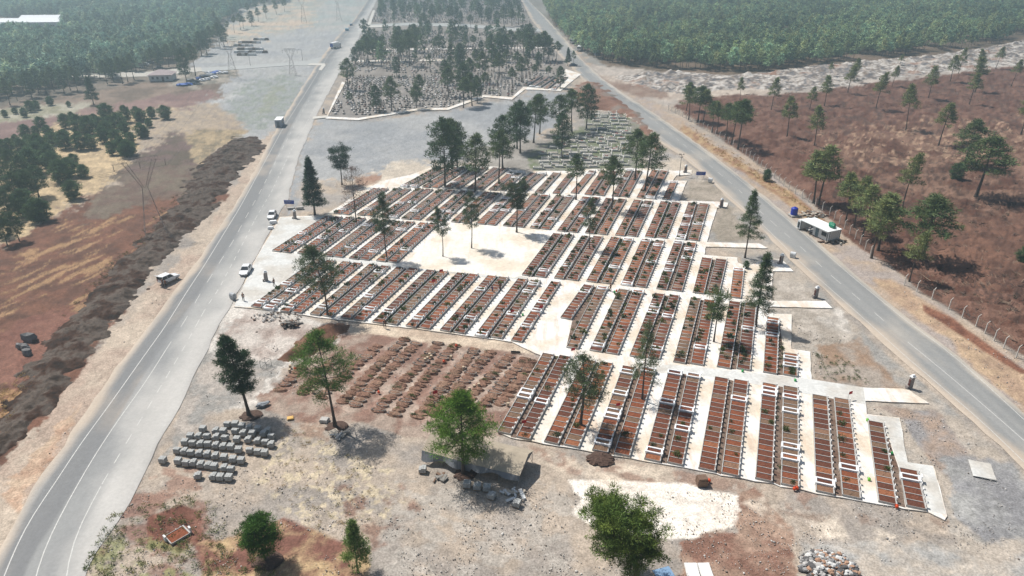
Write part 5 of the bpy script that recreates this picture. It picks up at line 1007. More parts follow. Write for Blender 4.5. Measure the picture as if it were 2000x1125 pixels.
for i, (x, y, c, l) in enumerate([(272, 132, (236, 236, 236), 'long white car parked under the pines left of the hipped house'), (284, 128, (232, 234, 238), 'white car nearest the hipped house in the shaded car park'), (293, 124, (150, 156, 164), 'silver car at the back of the shaded car park'), (190, 128, (226, 226, 228), 'white car seen between trunks in the left wood'), (182, 140, (236, 232, 226), 'cream car beside the pale track under the left wood'), (222, 138, (170, 176, 182), 'grey car between trunks beside the pale track'), (310, 135, (60, 62, 66), 'small black car behind the hipped house')]):
    car(x, y, 1.3 + i * .1, l, c, group='cars in the shaded car park')
def truck(px, py, rz, label, box_c, cab_c, L=8, h=2.6, cabname=True, rear=None):
    p = G(px, py); e = empty('box_truck', (p.x, p.y, .02), rz, label=label, cat='truck'); bm = mat('truck_box_%d' % box_c[0], tuple(L3(box_c)), rough=.5, var=.04); cm = mat('truck_cab_%d_%d' % (cab_c[0], cab_c[2]), tuple(L3(cab_c)), rough=.35, var=.03)
    b = MB(); b.box(-1.2, 1.2, -L/2, L/2-2.2, 1.0, 1.0 + h, tap=.03); b.build('cargo_box', bm, e)
    b = MB(); b.box(-1.1, 1.1, L/2-2.0, L/2, .6, 2.7, tap=.12); c = b.build('cab', cm, e)
    b = MB(); b.box(-.95, .95, L/2-.06, L/2-.01, 1.6, 2.4); b.box(-1.14, -1.04, L/2-1.5, L/2-.5, 1.6, 2.3); b.box(1.04, 1.14, L/2-1.5, L/2-.5, 1.6, 2.3); b.build('windscreen', glass, c)
    b = MB(); b.box(-.5, .5, -L/2, L/2-.4, .6, .98); b.build('chassis', chrome, e)
    for sx in (-1, 1):
        for y in (-L/2+1.2, -L/2+2.3, L/2-1.0):
            w_ = MB(); w_.lathe([(.42, -.14), (.46, -.1), (.46, .1), (.42, .14)], 12, (sx * 1.0, y, .46), 'x'); w_.build('tyre', tyre, e)
    if rear: b = MB(); b.box(-.9, .9, -L/2-.03, -L/2-.005, 1.2, 1.0 + h - .4); b.build('rear_panel', mat('rear_panel_%d' % rear[2], tuple(L3(rear)), rough=.5), e)
    return e
truck(656, 94, -.32, 'white articulated truck with blue rear panel parked beside the left road', (240, 240, 240), (235, 235, 238), 9, 2.5, rear=(40, 80, 180))
truck(1119, 84, 2.6 + .3, 'white box truck parked at the edge of the right wood', (242, 242, 240), (240, 240, 240), 8, 2.6, rear=(190, 198, 206))
truck(1132, 99, 2.6 + .3, 'white van-like truck parked behind the box truck by the wood', (244, 244, 242), (240, 240, 238), 6.5, 1.8, rear=(200, 206, 212))
# small cabin by the left road
def cabin(name, px, py, rz, w, l, h, label, wall, roof, cat='cabin', door=True):
    p = G(px, py); e = empty(name, (p.x, p.y, 0), rz, label=label, cat=cat)
    b = MB(); b.box(-w/2, w/2, -l/2, l/2, .1, h); wo = b.build('walls', mk('panel_wall_%d_%d' % (wall[0], wall[2]), wall, var=.05), e)
    b = MB(); b.box(-w/2-.12, w/2+.12, -l/2-.12, l/2+.12, h + .003, h + .16); b.build('roof', mk('panel_roof_%d_%d' % (roof[0], roof[2]), roof, var=.05), e)
    b = MB(); b.box(-w/2, w/2, -l/2, l/2, -.1, .097); b.build('base_frame', chrome, e)
    if door:
        b = MB(); b.box(-.45, .45, -l/2-.05, -l/2-.005, .15, 2.1); d = b.build('door', mk('grey_door', (120, 124, 128)), e); b = MB(); b.box(.3, .36, -l/2-.10, -l/2-.05, 1.0, 1.15); b.build('handle', chrome, d)
        b = MB(); b.box(w/2+.005, w/2+.05, -l/4, l/4, 1.1, 1.9); b.build('window', glass, e)
    return e
cabin('guard_cabin', 547, 246, .1, 2.2, 5.2, 2.6, 'white-roofed narrow cabin standing on the verge left of the left road', (170, 178, 186), (244, 244, 244))
cabin('site_hut', 678, 60, 0, 2.2, 2.2, 1.6, 'small pale blue hut on the plain left of the far road', (150, 190, 205), (180, 205, 215), door=False)
cabin('site_hut', 1166, 108, .2, 2.5, 2.5, 2.2, 'small blue-roofed hut in the edge of right wood behind the trucks', (120, 130, 140), (150, 190, 215), door=False)
cabin('storage_unit', 686, 50, 0, 2, 1, 1.2, 'low grey blue box lying beside the far road', (120, 150, 180), (130, 160, 190), cat='box', door=False)
# hipped house
p = G(319, 156); e = empty('hipped_house', (p.x, p.y, 0), .15, label='small white house with brown and white hipped roof beside the left wood', cat='house')
b = MB(); b.box(-5, 5, -4, 4, 0, 2.8); wl = b.build('wall', mk('white_house_wall', (214, 214, 210)), e)
b = MB(); b.box(-5.6, 5.6, -4.6, 4.6, 2.803, 2.93); b.add([(-5.6, -4.6, 2.93), (5.6, -4.6, 2.93), (5.6, 4.6, 2.93), (-5.6, 4.6, 2.93), (-1.2, 0, 4.8), (1.2, 0, 4.8)], [(0, 1, 5, 4), (1, 2, 5), (2, 3, 4, 5), (3, 0, 4)]); b.build('roof', mk('weathered_roof', (176, 160, 158), var=.1, scale=1), e)
for x in (-3.3, -1.2, 3.2): b = MB(); b.box(x - .5, x + .5, -4.05, -4.003, 1.0, 2.1); f = b.build('window', glass, e); b = MB(); b.box(x - .6, x + .6, -4.12, -4.053, .88, .97); b.build('sill', kerb, f)
b = MB(); b.box(.6, 1.6, -4.06, -4.003, .05, 2.1); b.build('door', mk('brown_door', (96, 76, 66)), e)
# far warehouse
def hall(px, py, rz, w, l, h, label):
    p = G(px, py); e = empty('warehouse', (p.x, p.y, 0), rz, label=label, cat='warehouse', group='white halls beyond the left wood')
    b = MB(); b.box(-w/2, w/2, -l/2, l/2, 0, h); b.build('wall', mk('hall_wall', (214, 220, 224)), e)
    b = MB(); b.add([(-w/2-.5, -l/2-.5, h+.01), (w/2+.5, -l/2-.5, h+.01), (w/2+.5, l/2+.5, h+.01), (-w/2-.5, l/2+.5, h+.01), (-w/2-.5, 0, h + 2), (w/2+.5, 0, h + 2)], [(0, 1, 5, 4), (2, 3, 4, 5), (1, 2, 5), (3, 0, 4), (3, 2, 1, 0)]); b.build('roof', mk('white_sheet_roof', (250, 250, 250), var=.03), e)
    for i in range(7): b = MB(); x = -w/2 + w * (i + .5) / 7; b.box(x - 1.4, x + 1.4, -l/2-.05, -l/2-.003, h * .45, h * .75); b.build('window', glass, e)
hall(30, 62, .06, 70, 14, 7, 'long white-roofed hall among trees at the far left edge'); hall(-80, 70, .06, 60, 14, 6, 'white-roofed hall at the very left edge in front of the long one')
hall(88, 58, .06, 26, 10, 8, 'short white-roofed hall at right end of the long one')
# clutter by the hipped house
sheetm = {k: mk('tarp_%s' % k, c, var=.1, rough=.6) for k, c in (('blue', (52, 92, 170)), ('white', (226, 226, 226)), ('grey', (150, 154, 158)), ('dark', (74, 78, 84)))}
rc = random.Random(2); JK = [('blue', 356, 167, 2.6), ('blue', 366, 166, 2.2), ('grey', 376, 164, 1.8), ('white', 395, 158, 1.6), ('blue', 388, 155, 1.4), ('white', 404, 156, 2), ('grey', 398, 150, 2.4), ('blue', 424, 142, 2.2), ('white', 418, 152, 2.2), ('white', 430, 144, 1.8), ('grey', 412, 147, 2.4), ('dark', 382, 160, 2), ('white', 440, 143, 1.5), ('dark', 372, 158, 2), ('white', 408, 143, 2), ('blue', 416, 145, 1.6)]
JL = sorted(JK, key=lambda q: q[1])
for i, (c, x, y, s) in enumerate(JL):
    p = G(x, y); b = MB(); n = 7
    b.blob((0, 0, .35), s, s * .6, .75, i, .3, 9, 5, zmin=-.5); tag(b.build('covered_pile', sheetm[c], loc=(p.x, p.y, -.02)), '%s sheet-covered heap of building goods, %s from left beyond the dark pine' % (c, ORD[i + 1]), 'pile', 'sheet-covered heaps near the hipped house')
# low rows of stacked kerbstones on the plain
rc = random.Random(8); q = 0
HEAP = [(x, y) for y, xa, xb in ((90, 462, 496), (84, 470, 508), (97, 468, 516), (103, 462, 522), (78, 500, 524), (108, 468, 500)) for x in range(xa, xb, 7)]
for i, (x, y) in enumerate(HEAP):
    p = G(x, y); b = MB(); b.box(-1.4, 1.4, -.9, .9, 0, .9, tap=.05); b.box(-1.0, 1.1, -.7, .7, .903, 1.3, tap=.05); k = [90, 84, 97, 103, 78, 108].index(y)
    o = b.build('block_heap', [kerb_m, gap_m, stone_m][rc.randrange(3)], loc=(p.x, p.y, -.05)); o.rotation_euler = (0, 0, rc.uniform(-.3, .3)); xs_ = [h_[0] for h_ in HEAP if h_[1] == y]
    tag(o, 'low grey heap of stone on the far plain, %s from left in its %s row' % (ORD[xs_.index(x) + 1], ['fourth', 'fifth', 'third', 'second', 'farthest', 'nearest'][k]), 'heap', 'heaps of stacked stone on the far plain')
# ================================================================== PORTABLE CABIN BY THE RIGHT ROAD
CH_ = heading((1562, 447), (1614, 471)); p = G(1604, 460); e = empty('roadside_cabin', (p.x, p.y, 0), CH_, label='white portable cabin with green tanks on its roof beside the right road', cat='cabin')
pw = mk('white_panel', (226, 226, 224), var=.04); dk = mk('dark_trim', (60, 66, 66)); rf = mk('white_flat_roof', (236, 238, 236), var=.05, scale=.6)
b = MB(); b.box(-1.2, 3.6, -1.6, 1.6, .1, 2.5); b.build('walls', pw, e)
b = MB(); b.box(-4.4, 3.8, -2.4, 1.8, 2.503, 2.66); b.build('roof', rf, e)
b = MB(); b.box(-4.4, -1.25, 1.2, 1.6, .1, 2.5); b.box(-4.3, -1.25, -.6, 1.19, .1, .3); b.build('rear_wall', pw, e)
for x, y in ((-4.3, -2.3), (-1.2, -2.3), (3.7, -2.3)): b = MB(); b.box(x - .06, x + .06, y - .06, y + .06, 0, 2.5); b.build('post', dk, e)
b = MB(); b.box(3.605, 3.66, -1.2, 1.2, .4, 2.2); b.build('end_panel', mk('pale_grey_panel', (208, 204, 200)), e)
for y in (-1.62, 1.6): b = MB(); b.box(3.58, 3.68, y, y + .08, .1, 2.5); b.build('corner_trim', dk, e)
b = MB(); b.box(-.4, .5, -1.66, -1.603, .15, 2.1); d = b.build('door', mk('grey_blue_door', (110, 126, 132)), e); b = MB(); b.box(.3, .36, -1.72, -1.663, 1, 1.15); b.build('handle', chrome, d)
b = MB(); b.box(1.4, 2.8, -1.65, -1.603, 1.0, 1.9); f = b.build('window', glass, e); b = MB(); b.box(1.3, 2.9, -1.70, -1.653, .9, .98); b.build('sill', kerb, f)
b = MB(); b.box(-5.6, -4.5, -2.2, 1.2, .3, 2.3, tap=.06); o = b.build('white_locker', pw, e)
b = MB(); b.box(-5.3, -4.8, -2.26, -2.203, .6, 1.9); b.build('locker_door', dk, o)
green = mat('green_plastic', tuple(L3((26, 130, 96))), rough=.4, var=.03)
for i, (x, y, l) in enumerate(((1.5, 1.0, 'rear'), (2.2, .3, 'front'))):
    q = G(1604, 460); cz, sz = math.cos(CH_), math.sin(CH_); b = MB(); b.lathe([(.30, -.75), (.42, -.65), (.45, -.3), (.43, -.28), (.45, -.25), (.45, .25), (.43, .28), (.45, .3), (.42, .65), (.30, .75)], 16, (0, 0, .46), 'x')
    o = empty('water_tank', (q.x + x * cz - y * sz, q.y + x * sz + y * cz, 2.665), CH_, label='green horizontal water tank lying on the cabin roof, the %s one' % l, cat='tank', group='green tanks on the cabin roof'); b.build('tank_body', green, o)
    b = MB(); b.lathe([(.16, .90), (.16, .98)], 10, (0, 0, 0)); b.build('lid', green, o)
q = G(1550, 421); e = empty('blue_water_tank', (q.x, q.y, 0), .2, label='blue upright water tank on a low plinth at the right road side', cat='tank')
b = MB(); b.lathe([(.80, .28), (.84, .4)] + [(.84 - .03 * (i % 2), .5 + i * .16) for i in range(9)] + [(.78, 1.95), (.4, 2.15), (.2, 2.2)], 20); b.build('tank_body', mat('blue_plastic', tuple(L3((38, 56, 170))), rough=.4, var=.04), e, smooth=True)
b = MB(); b.lathe([(.22, 2.2), (.22, 2.28)], 12); b.build('lid', MATS['blue_plastic'], e); b = MB(); b.box(-1, 1, -1, 1, 0, .27); b.build('plinth', kerb_m, e)
# heap of boards and rubbish behind the cabin
rc = random.Random(9); wood = [mk('board_pale', (196, 184, 168)), mk('board_brown', (120, 96, 80)), mk('board_grey', (140, 136, 130))]
def rubble(px, py, rx, ry, n, label, mats, name='rubble_heap', hh=.8, sz=.3, flat=True, seed=1):
    rn = random.Random(seed); p = G(px, py); e = empty(name, (p.x, p.y, 0), label=label, cat='rubble'); bs = [MB() for _ in mats]
    for i in range(n):
        a = rn.uniform(0, 6.28); r = rn.random() ** .6; x, y = rx * r * math.cos(a), ry * r * math.sin(a); z = hh * (1 - r) ** .8 * rn.uniform(.5, 1); b = bs[rn.randrange(len(mats))]; s = sz * rn.uniform(.5, 1.4)
        if flat: b.box(-s * rn.uniform(.6, 2.6), s, -s * .4, s * .4, -.05, rn.uniform(.05, .2), rn.uniform(0, 6.28), (x, y, z))
        else: b.blob((x, y, z), s, s * rn.uniform(.6, 1), s * .6, rn.randrange(999), .35, 6, 4)
    for b, m in zip(bs, mats):
        if b.v: b.build('debris', m, e)
    return e
rubble(1588, 419, 2.8, 1.8, 60, 'pile of broken boards and scrap behind the portable cabin', wood, seed=2, sz=.5)
rubble(1628, 472, 3, 1, 40, 'scrap and boards lying in front of the portable cabin end', wood, seed=3, hh=.3, sz=.35)
rubble(566, 634, 1.6, 1.2, 46, 'small heap of dark scrap timber on the pale ground below the left block', [wood[1], wood[2], mk('scrap_dark', (70, 64, 60))], seed=4, hh=.9, sz=.4)
whites = [mk('broken_marble_%d' % i, c) for i, c in enumerate([(216, 214, 210), (150, 148, 146), (176, 140, 116), (92, 90, 90), (190, 186, 182)])]
rubble(1618, 1108, 3.1, 2.3, 330, 'heap of broken marble and stone offcuts at the bottom edge right', whites, seed=5, hh=1.1, sz=.3, flat=False)
rubble(540, 618, 5, 2, 90, 'low scatter of grey stone rubble below the left middle block', [kerb_m, gap_m], seed=6, hh=.15, sz=.2, flat=False)
rubble(1000, 966, 1.8, 1.4, 16, 'loose white boards tossed on gravel in front of the tent', [wood[0], pw], seed=7, hh=.08, sz=.42)
rubble(664, 850, 1.0, .7, 16, 'pale scrap and sacks beside the pallet at the tall pine foot', [wood[0], kerb_m], seed=8, hh=.3, sz=.3)
rubble(860, 934, .9, .7, 12, 'few boards stacked crosswise near the left end of the tent', [wood[2], wood[1]], seed=9, hh=.15, sz=.34)
# boulders bottom-left
for i, (x, y, s, l) in enumerate([(58, 664, 1.5, 'large flat-faced grey boulder at the foot of the spoil bank'), (42, 680, .9, 'leftmost small grey boulder below the large one'), (50, 682, .9, 'middle small grey boulder below the large one'), (54, 692, 1.1, 'lowest grey boulder of the group by the spoil bank')]):
    p = G(x, y); b = MB(); b.blob((0, 0, .3), s * .9, s * .6, s * .8, i + 70, .25, 7, 4); tag(b.build('boulder', mat('grey_rock', tuple(L3((128, 126, 124))), var=.2, scale=2, bump=.1), loc=(p.x, p.y, 0)), l, 'boulder', 'grey boulders by the spoil bank')
# ================================================================== LONG TENT
ga = lambda x, y, z: G(x, y, z)
A = ga(824, 879, 1.75); B = ga(1015, 929, 1.75); ux = (B - A); Lt = ux.length; ux.normalize(); uy = Vector((-ux.y, ux.x, 0))
e = empty('long_tent', (A.x, A.y, 0), math.atan2(ux.y, ux.x), label='long sagging beige canvas tent with grey side sheets under the bright green pine', cat='tent')
canv = mat('beige_canvas', tuple(L3((174, 161, 142))), var=.14, scale=1.2, bump=.03); sidec = mat('grey_tent_sheet', tuple(L3((128, 130, 134))), var=.1, scale=1.2, bump=.03)
Wt = 5.2; nx = 40; rt2 = np.random.RandomState(3)
def tp(u, v):                                  # roof point: u along, v 0 front eave .. 1 back eave
    y = v * Wt; z = 1.75 + (1 - abs(v - .62) / (.62 if v < .62 else .38)) * 1.05 - .10 * abs(math.sin(u * Lt * 1.1)) * (1 if .05 < v < .95 else .4) - .12 * math.sin(math.pi * u)
    return (u * Lt, y, z)
b = MB(); vs = []; fs = []; nv = 10
for i in range(nx + 1):
    for j in range(nv + 1): vs.append(tp(i / nx, j / nv))
m0 = len(vs); vs += [(x, y, z - .05) for x, y, z in vs]
for i in range(nx):
    for j in range(nv):
        a = i * (nv + 1) + j; fs.append((a, a + nv + 1, a + nv + 2, a + 1)); fs.append((m0 + a, m0 + a + 1, m0 + a + nv + 2, m0 + a + nv + 1))
b.add(vs, fs); b.build('canvas_roof', canv, e, smooth=True)
b = MB()
for i in range(nx):
    x0, x1 = Lt * i / nx, Lt * (i + 1) / nx; lo = [1.0 - .75 * min(1, abs(x - Lt * .25) / (Lt * .25)) if x < Lt * .5 else 1.15 - .2 * math.sin(x) for x in (x0, x1)]
    lo = [min(1.2, max(.35, v)) for v in lo]; z = [tp(i / nx, 0)[2] - .01, tp((i + 1) / nx, 0)[2] - .01]; of = [.25 * math.sin(q * 1.7) for q in (x0, x1)]
    b.quad((x0, -.02, z[0]), (x0, -.35 - of[0], lo[0]), (x1, -.35 - of[1], lo[1]), (x1, -.02, z[1]))
sd_ = b.build('side_sheet', sidec, e); md = sd_.modifiers.new('t', 'SOLIDIFY'); md.thickness = .03
for i in range(6):
    for y in (.1, Wt - .1):
        b = MB(); b.bar((Lt * i / 5 * .98 + .1, y, -.1), (Lt * i / 5 * .98 + .1, y, 1.7), .04, 6); b.build('pole', chrome, e)
b = MB(); b.bar((Lt - .1, Wt * .62, 2.7), (Lt + 1.2, Wt * .62, 0), .02, 4); b.build('guy_rope', wire, e)
b = MB(); b.add([(Lt - .05, 0, 1.7), (Lt - .05, Wt, 1.7), (Lt - .05, Wt * .62, 2.66)], [(0, 1, 2)]); o = b.build('gable_sheet', sidec, e); o.modifiers.new('t', 'SOLIDIFY').thickness = .03
# ================================================================== STACKS OF PAVING BLOCKS
bm_ = mat('grey_paving_blocks', tuple(L3((176, 176, 173))), var=.16, scale=3, fine=.1); palm = mk('pallet_wood', (150, 130, 108))
stk = []
for k in range(3):
    b = MB(); rn = random.Random(k)
    for i in range(3):
        for j in range(3):
            for l in range(4):
                top = l == 3
                if top and k == 1 and i == 0: continue
                if top and k == 2 and j == 2: continue
                g = .012; b.box(-.54 + i * .36 + g, -.18 + i * .36 - g, -.54 + j * .36 + g, -.18 + j * .36 - g, .12 + l * .17 + g / 2, .12 + (l + 1) * .17 - g / 2 + rn.uniform(0, .02), 0, (rn.uniform(-.01, .01), rn.uniform(-.01, .01), 0))
    stk.append(wm(b, 'paving_blocks', bm_))
b = MB(); [b.box(-.55, .55, y - .05, y + .05, 0, .08) for y in (-.5, 0, .5)]; [b.box(x - .07, x + .07, -.55, .55, .083, .118) for x in (-.46, -.15, .15, .46)]; pal = wm(b, 'pallet', palm)
ST = [(950, 430), (1185, 248), (1330, 220), (1375, 220), (1260, 258), (1305, 262), (1415, 232), (1455, 240), (1508, 248), (1565, 258), (1375, 260), (1112, 290), (1158, 290), (1210, 290), (1262, 295), (1315, 300), (1420, 272), (1475, 275), (1540, 275), (1588, 290), (1080, 325), (1125, 330), (1170, 335), (1215, 335), (1260, 343), (1303, 350), (1385, 310), (1450, 310), (1505, 318), (1552, 325), (1585, 338), (1350, 353), (1395, 370), (1035, 372), (1075, 378), (1115, 385), (1163, 390), (1210, 395), (1257, 405), (1310, 415), (1460, 372), (1508, 380), (1548, 388), (1040, 435), (1088, 445), (1128, 445), (1172, 455), (1215, 460), (1252, 467), (1308, 475), (1350, 482), (1362, 425), (1410, 432), (1155, 520), (1245, 525), (1288, 530), (1338, 532)]
def rowof(y): 
    for i, t in enumerate((268, 308, 358, 418, 500)):
        if y < t: return i
    return 5
RN = ['back row', 'second row', 'third row', 'fourth row', 'fifth row', 'nearest row']; rb = random.Random(4)
for r in range(6):
    for i, (x, y) in enumerate(sorted(q for q in ST if rowof(q[1]) == r)):
        p = G(x / 3, 750 + y / 3, .8); e = empty('block_stack', (p.x, p.y, -.02), -.04 + rb.uniform(-.08, .08), (.77, .70, 1.0), label='grey paving block stack, %s from left in the %s by the crooked pine' % (ORD[i + 1], RN[r]), cat='block stack', group='palletised stacks of grey paving blocks')
        link('paving_blocks', rb.choice(stk), e); link('pallet', pal, e)
for i, (x, y, l) in enumerate([(825, 911, 'single stack of grey blocks left of the tent'), (912, 940, 'left of three block stacks in shade before the tent'), (932, 944, 'middle of three block stacks in shade before the tent'), (951, 947, 'right of three block stacks in shade before the tent'), (960, 962, 'block stack just below the shaded three'), (1009, 977, 'block stack beside the loose boards, rightmost before the tent')]):
    p = G(x, y, .8); e = empty('block_stack', (p.x, p.y, -.02), [-.05, -.12, -.1, -.1, -.4, -.4][i], (.86, .8, .95), label=l, cat='block stack', group='block stacks near the tent'); link('paving_blocks', rb.choice(stk), e); link('pallet', pal, e)
# ================================================================== SMALL THINGS
# stone posts with red-brown panel and white cap beside the paths
capm = marble_m; postm = mk('grey_stone_post', (150, 142, 138)); panel = mk('brown_marble_panel', (104, 66, 60))
def fountain(x, y, rz, label, s=1.0):
    p = G(x, y); e = empty('drinking_fountain', (p.x, p.y, .03), rz, s, label=label, cat='fountain', group='stone water posts at the path ends')
    b = MB(); b.box(-.32, .32, -.22, .22, 0, 1.9, tap=.02); b.build('stone_post', postm, e); b = MB(); b.box(-.40, .40, -.30, .30, 1.9, 2.02); b.box(-.30, .30, -.22, .22, 2.02, 2.3, tap=.08); b.build('cap', capm, e)
    b = MB(); b.box(-.42, -.32, -.16, .16, .3, 1.5); b.build('panel', panel, e); b = MB(); b.box(-.75, -.425, -.25, .25, 0, .45, tap=.02); b.build('basin', postm, e); b = MB(); b.bar((-.42, 0, .95), (-.58, 0, .90), .025, 5); b.build('tap', chrome, e)
for x, y, l in [(1339, 337, 'white-capped stone water post on the pad under the street lamp'), (1409, 404, 'white-capped stone water post at the end of the upper path'), (1525, 515, 'white-capped stone water post on the triangular pad by the white bin'), (1593, 580, 'white-capped stone water post at the tip of the curved path'), (1777, 757, 'white-capped stone water post beside the lowest path and right road'), (577, 427, 'stone water post beside the dark conical pine'), (521, 549, 'stone water post standing in the middle of the forecourt'), (633, 222, 'stone post at the left gate corner of the old cemetery')]: fountain(x, y, .3, l)
def bin_(x, y, rz, label, c=(220, 222, 222)):
    p = G(x, y); e = empty('waste_container', (p.x, p.y, 0), rz, .8, label=label, cat='bin', group='metal waste containers'); m = mk('bin_metal_%d' % c[0], c, rough=.5)
    b = MB(); b.box(-.65, .65, -.5, .5, .15, 1.1, tap=-.05); b.build('body', m, e); b = MB(); b.lathe([(.53, -.68), (.53, .68)], 12, (0, 0, 1.10), 'x'); b.build('lid', m, e)
    for sx in (-.5, .5):
        for sy in (-.4, .4): b = MB(); b.lathe([(.08, -.03), (.08, .03)], 8, (sx, sy, .08), 'x'); b.build('wheel', tyre, e)
bin_(1387, 356, -.5, 'pale metal bin on the verge by the blue sign and right road'); bin_(1548, 503, -.6, 'white metal bin on the edge of the right road above triangular pad'); bin_(456, 584, -.6, 'grey metal bin with branches at the lower forecourt corner', (170, 172, 174))
def sign(x, y, rz, label, w=2.6):
    p = G(x, y); e = empty('blue_sign', (p.x, p.y, 0), rz, label=label, cat='sign', group='blue roadside signs'); b = MB(); b.box(-w/2, w/2, -.03, .03, .9, 1.9); o = b.build('panel', mk('blue_sign_face', (40, 70, 165), rough=.5), e)
    b = MB(); [b.box(-w/2 + .3, w/2 - .4 * i - .3, -.045, -.033, 1.7 - .22 * i, 1.76 - .22 * i) for i in range(3)]; b.build('white_lines', paint, o)
    for s in (-1, 1): b = MB(); b.bar((s * w * .35, .05, -.1), (s * w * .35, .05, 1.8), .04, 6); b.build('post', chrome, e)
sign(1368, 348, -.1, 'low blue sign on a grassy patch beside the right road'); sign(566, 405, -.1, 'low blue sign on the verge beside the left road above parked car')
p = G(1327, 343); h = HT(1327, 343, 297); e = empty('street_lamp', (p.x, p.y, 0), 0, label='tall dark street lamp pole with spotlights at the top right pad', cat='street lamp'); polem = mat('dark_pole', tuple(L3((90, 92, 94))), rough=.5)
b = MB(); b.bar((0, 0, 0), (0, 0, h - .8), .09, 8, .06); b.build('pole', polem, e); b = MB(); b.bar((-.6, 0, h - .8), (.6, 0, h - .8), .05); b.bar((-.4, 0, h - 1.6), (.4, 0, h - 1.6), .04); b.build('crossbar', polem, e)
for x, z in ((-.6, -.7), (.6, -.7), (-.2, -.7), (.35, -1.5)): b = MB(); b.box(x - .14, x + .14, -.1, .12, h + z, h + z + .22, tap=.02); b.build('lamp_head', polem, e)
b = MB(); b.box(-.2, .2, -.2, .2, 0, .35); b.build('footing', kerb_m, e)
for x, y, t, l in ((489, 128, 104, 'thin dark lamp post on the side road kerb'), (591, 118, 97, 'thin dark lamp post near the side road junction')):
    p = G(x, y); h = HT(x, y, t); e = empty('lamp_post', (p.x, p.y, 0), label=l, cat='street lamp', group='thin lamp posts on the side road'); b = MB(); b.bar((0, 0, 0), (0, 0, h), .1, 6, .06); b.build('pole', polem, e); b = MB(); b.bar((0, 0, h), (-1.4, 0, h + .2), .06); b.box(-1.9, -1.3, -.12, .12, h + .12, h + .26); b.build('lamp_head', polem, e)
# cube frame
p = G(520, 716); e = empty('metal_frame_cube', (p.x, p.y, 0), -.35, label='open cube frame of thin metal bars on pale dusty ground', cat='frame'); b = MB(); a = .6
for s in (-a, a):
    for t in (-a, a): b.bar((s, t, 0), (s, t, 1.2), .03); b.bar((s, -a, 1.2 if t > 0 else 0), (s, a, 1.2 if t > 0 else 0), .03); b.bar((-a, s, 1.2 if t > 0 else 0), (a, s, 1.2 if t > 0 else 0), .03)
b.build('bars', polem, e)
# pallets, planks, sacks
def slab(name, x, y, rz, w, l, h, label, m, z=0, planks=0):
    p = G(x, y); b = MB()
    if planks:
        for i in range(planks): u = -w/2 + w * i / planks; b.box(u + .01, u + w / planks - .02, -l/2, l/2, h * .6, h)
        for y_ in (-l/2 + .05, 0, l/2 - .15): b.box(-w/2, w/2, y_, y_ + .1, 0, h * .6 - .003)
    else: b.box(-w/2, w/2, -l/2, l/2, 0, h, tap=.01); b.box(-w/2 + .06, w/2 - .08, -l/2 + .05, l/2 - .1, h + .003, h * 1.4 + .01, .06)
    o = b.build(name, m, loc=(p.x, p.y, z)); o.rotation_euler = (0, 0, rz); tag(o, label, name.replace('_', ' '))
slab('pallet', 652, 844, .7, 1.2, 1.0, .14, 'wooden pallet lying by the foot of the tall spreading pine', wood[0], planks=6)
slab('board', 567, 817, .3, .9, .8, .12, 'small yellow board lying on open ground beside the mounds', mk('yellow_board', (222, 180, 110)))
slab('stone_slab', 634, 822, -.2, 1.2, 1.0, .3, 'small stack of grey slabs left of the tall spreading pine', kerb_m)
slab('concrete_slab', 1352, 1117, -.02, 1.4, 2.2, .2, 'left one of two pale concrete slabs at the bottom edge', stone_m); slab('concrete_slab', 1378, 1117, .02, 1.3, 2.2, .2, 'right one of two pale concrete slabs at the bottom edge', stone_m)
slab('plastic_sheet', 1297, 1121, .3, 2.0, 1.6, .05, 'flat pale blue plastic sheet at the foot of the large round pine', mk('pale_blue_sheet', (130, 160, 190)))
slab('stone_slab', 1918, 918, -.35, 2.6, 3.4, .06, 'flat pale concrete pad lying between graves and right road', conc2)
slab('stone_block', 534, 436, .1, 1.6, .9, .5, 'upper white stone block on the roadside below the parked car', marble_m); slab('stone_block', 529, 447, .1, 1.3, .7, .4, 'lower white stone block on the roadside below the parked car', marble_m)
slab('stone_bench', 586, 408, .1, 1.8, .8, .4, 'pale bench block beside the dark conical pine, right one', kerb_m); slab('stone_bench', 569, 408, .1, 1.8, .8, .3, 'pale bench block under the left blue sign', kerb_m)
slab('wooden_crate', 1370, 945, .05, 1.3, 1.1, .8, 'dark wooden crate standing below the front graves beside an orange jug', wood[1])
slab('stone_slab', 1007, 689, -.15, 1.6, .2, .25, 'dark kerb stone lying at the top of unpaved plot', mk('dark_stone', (70, 70, 70)))
p = G(512, 793); b = MB(); b.blob((0, 0, .2), .9, .45, .35, 5, .3, 8, 5, zmin=-.5); b.blob((.7, .2, .2), .5, .3, .25, 6, .3, 7, 4, zmin=-.5); o = b.build('grey_sack', sheetm['grey'], loc=(p.x, p.y, 0)); o.rotation_euler = (0, 0, .5); tag(o, 'crumpled grey sack on the ground right of the crooked dark pine', 'sack')
p = G(1173, 896); b = MB(); b.blob((0, 0, 0), 1.9, 1.4, .42, 8, .13, 30, 9, zmin=-.2); tag(b.build('earth_heap', mat('dark_heap_soil', tuple(L3((88, 68, 58))), var=.35, scale=4, fine=.35, bump=.12), loc=(p.x, p.y, -.02)), 'low dark round heap of earth below the fifth front strip', 'heap')
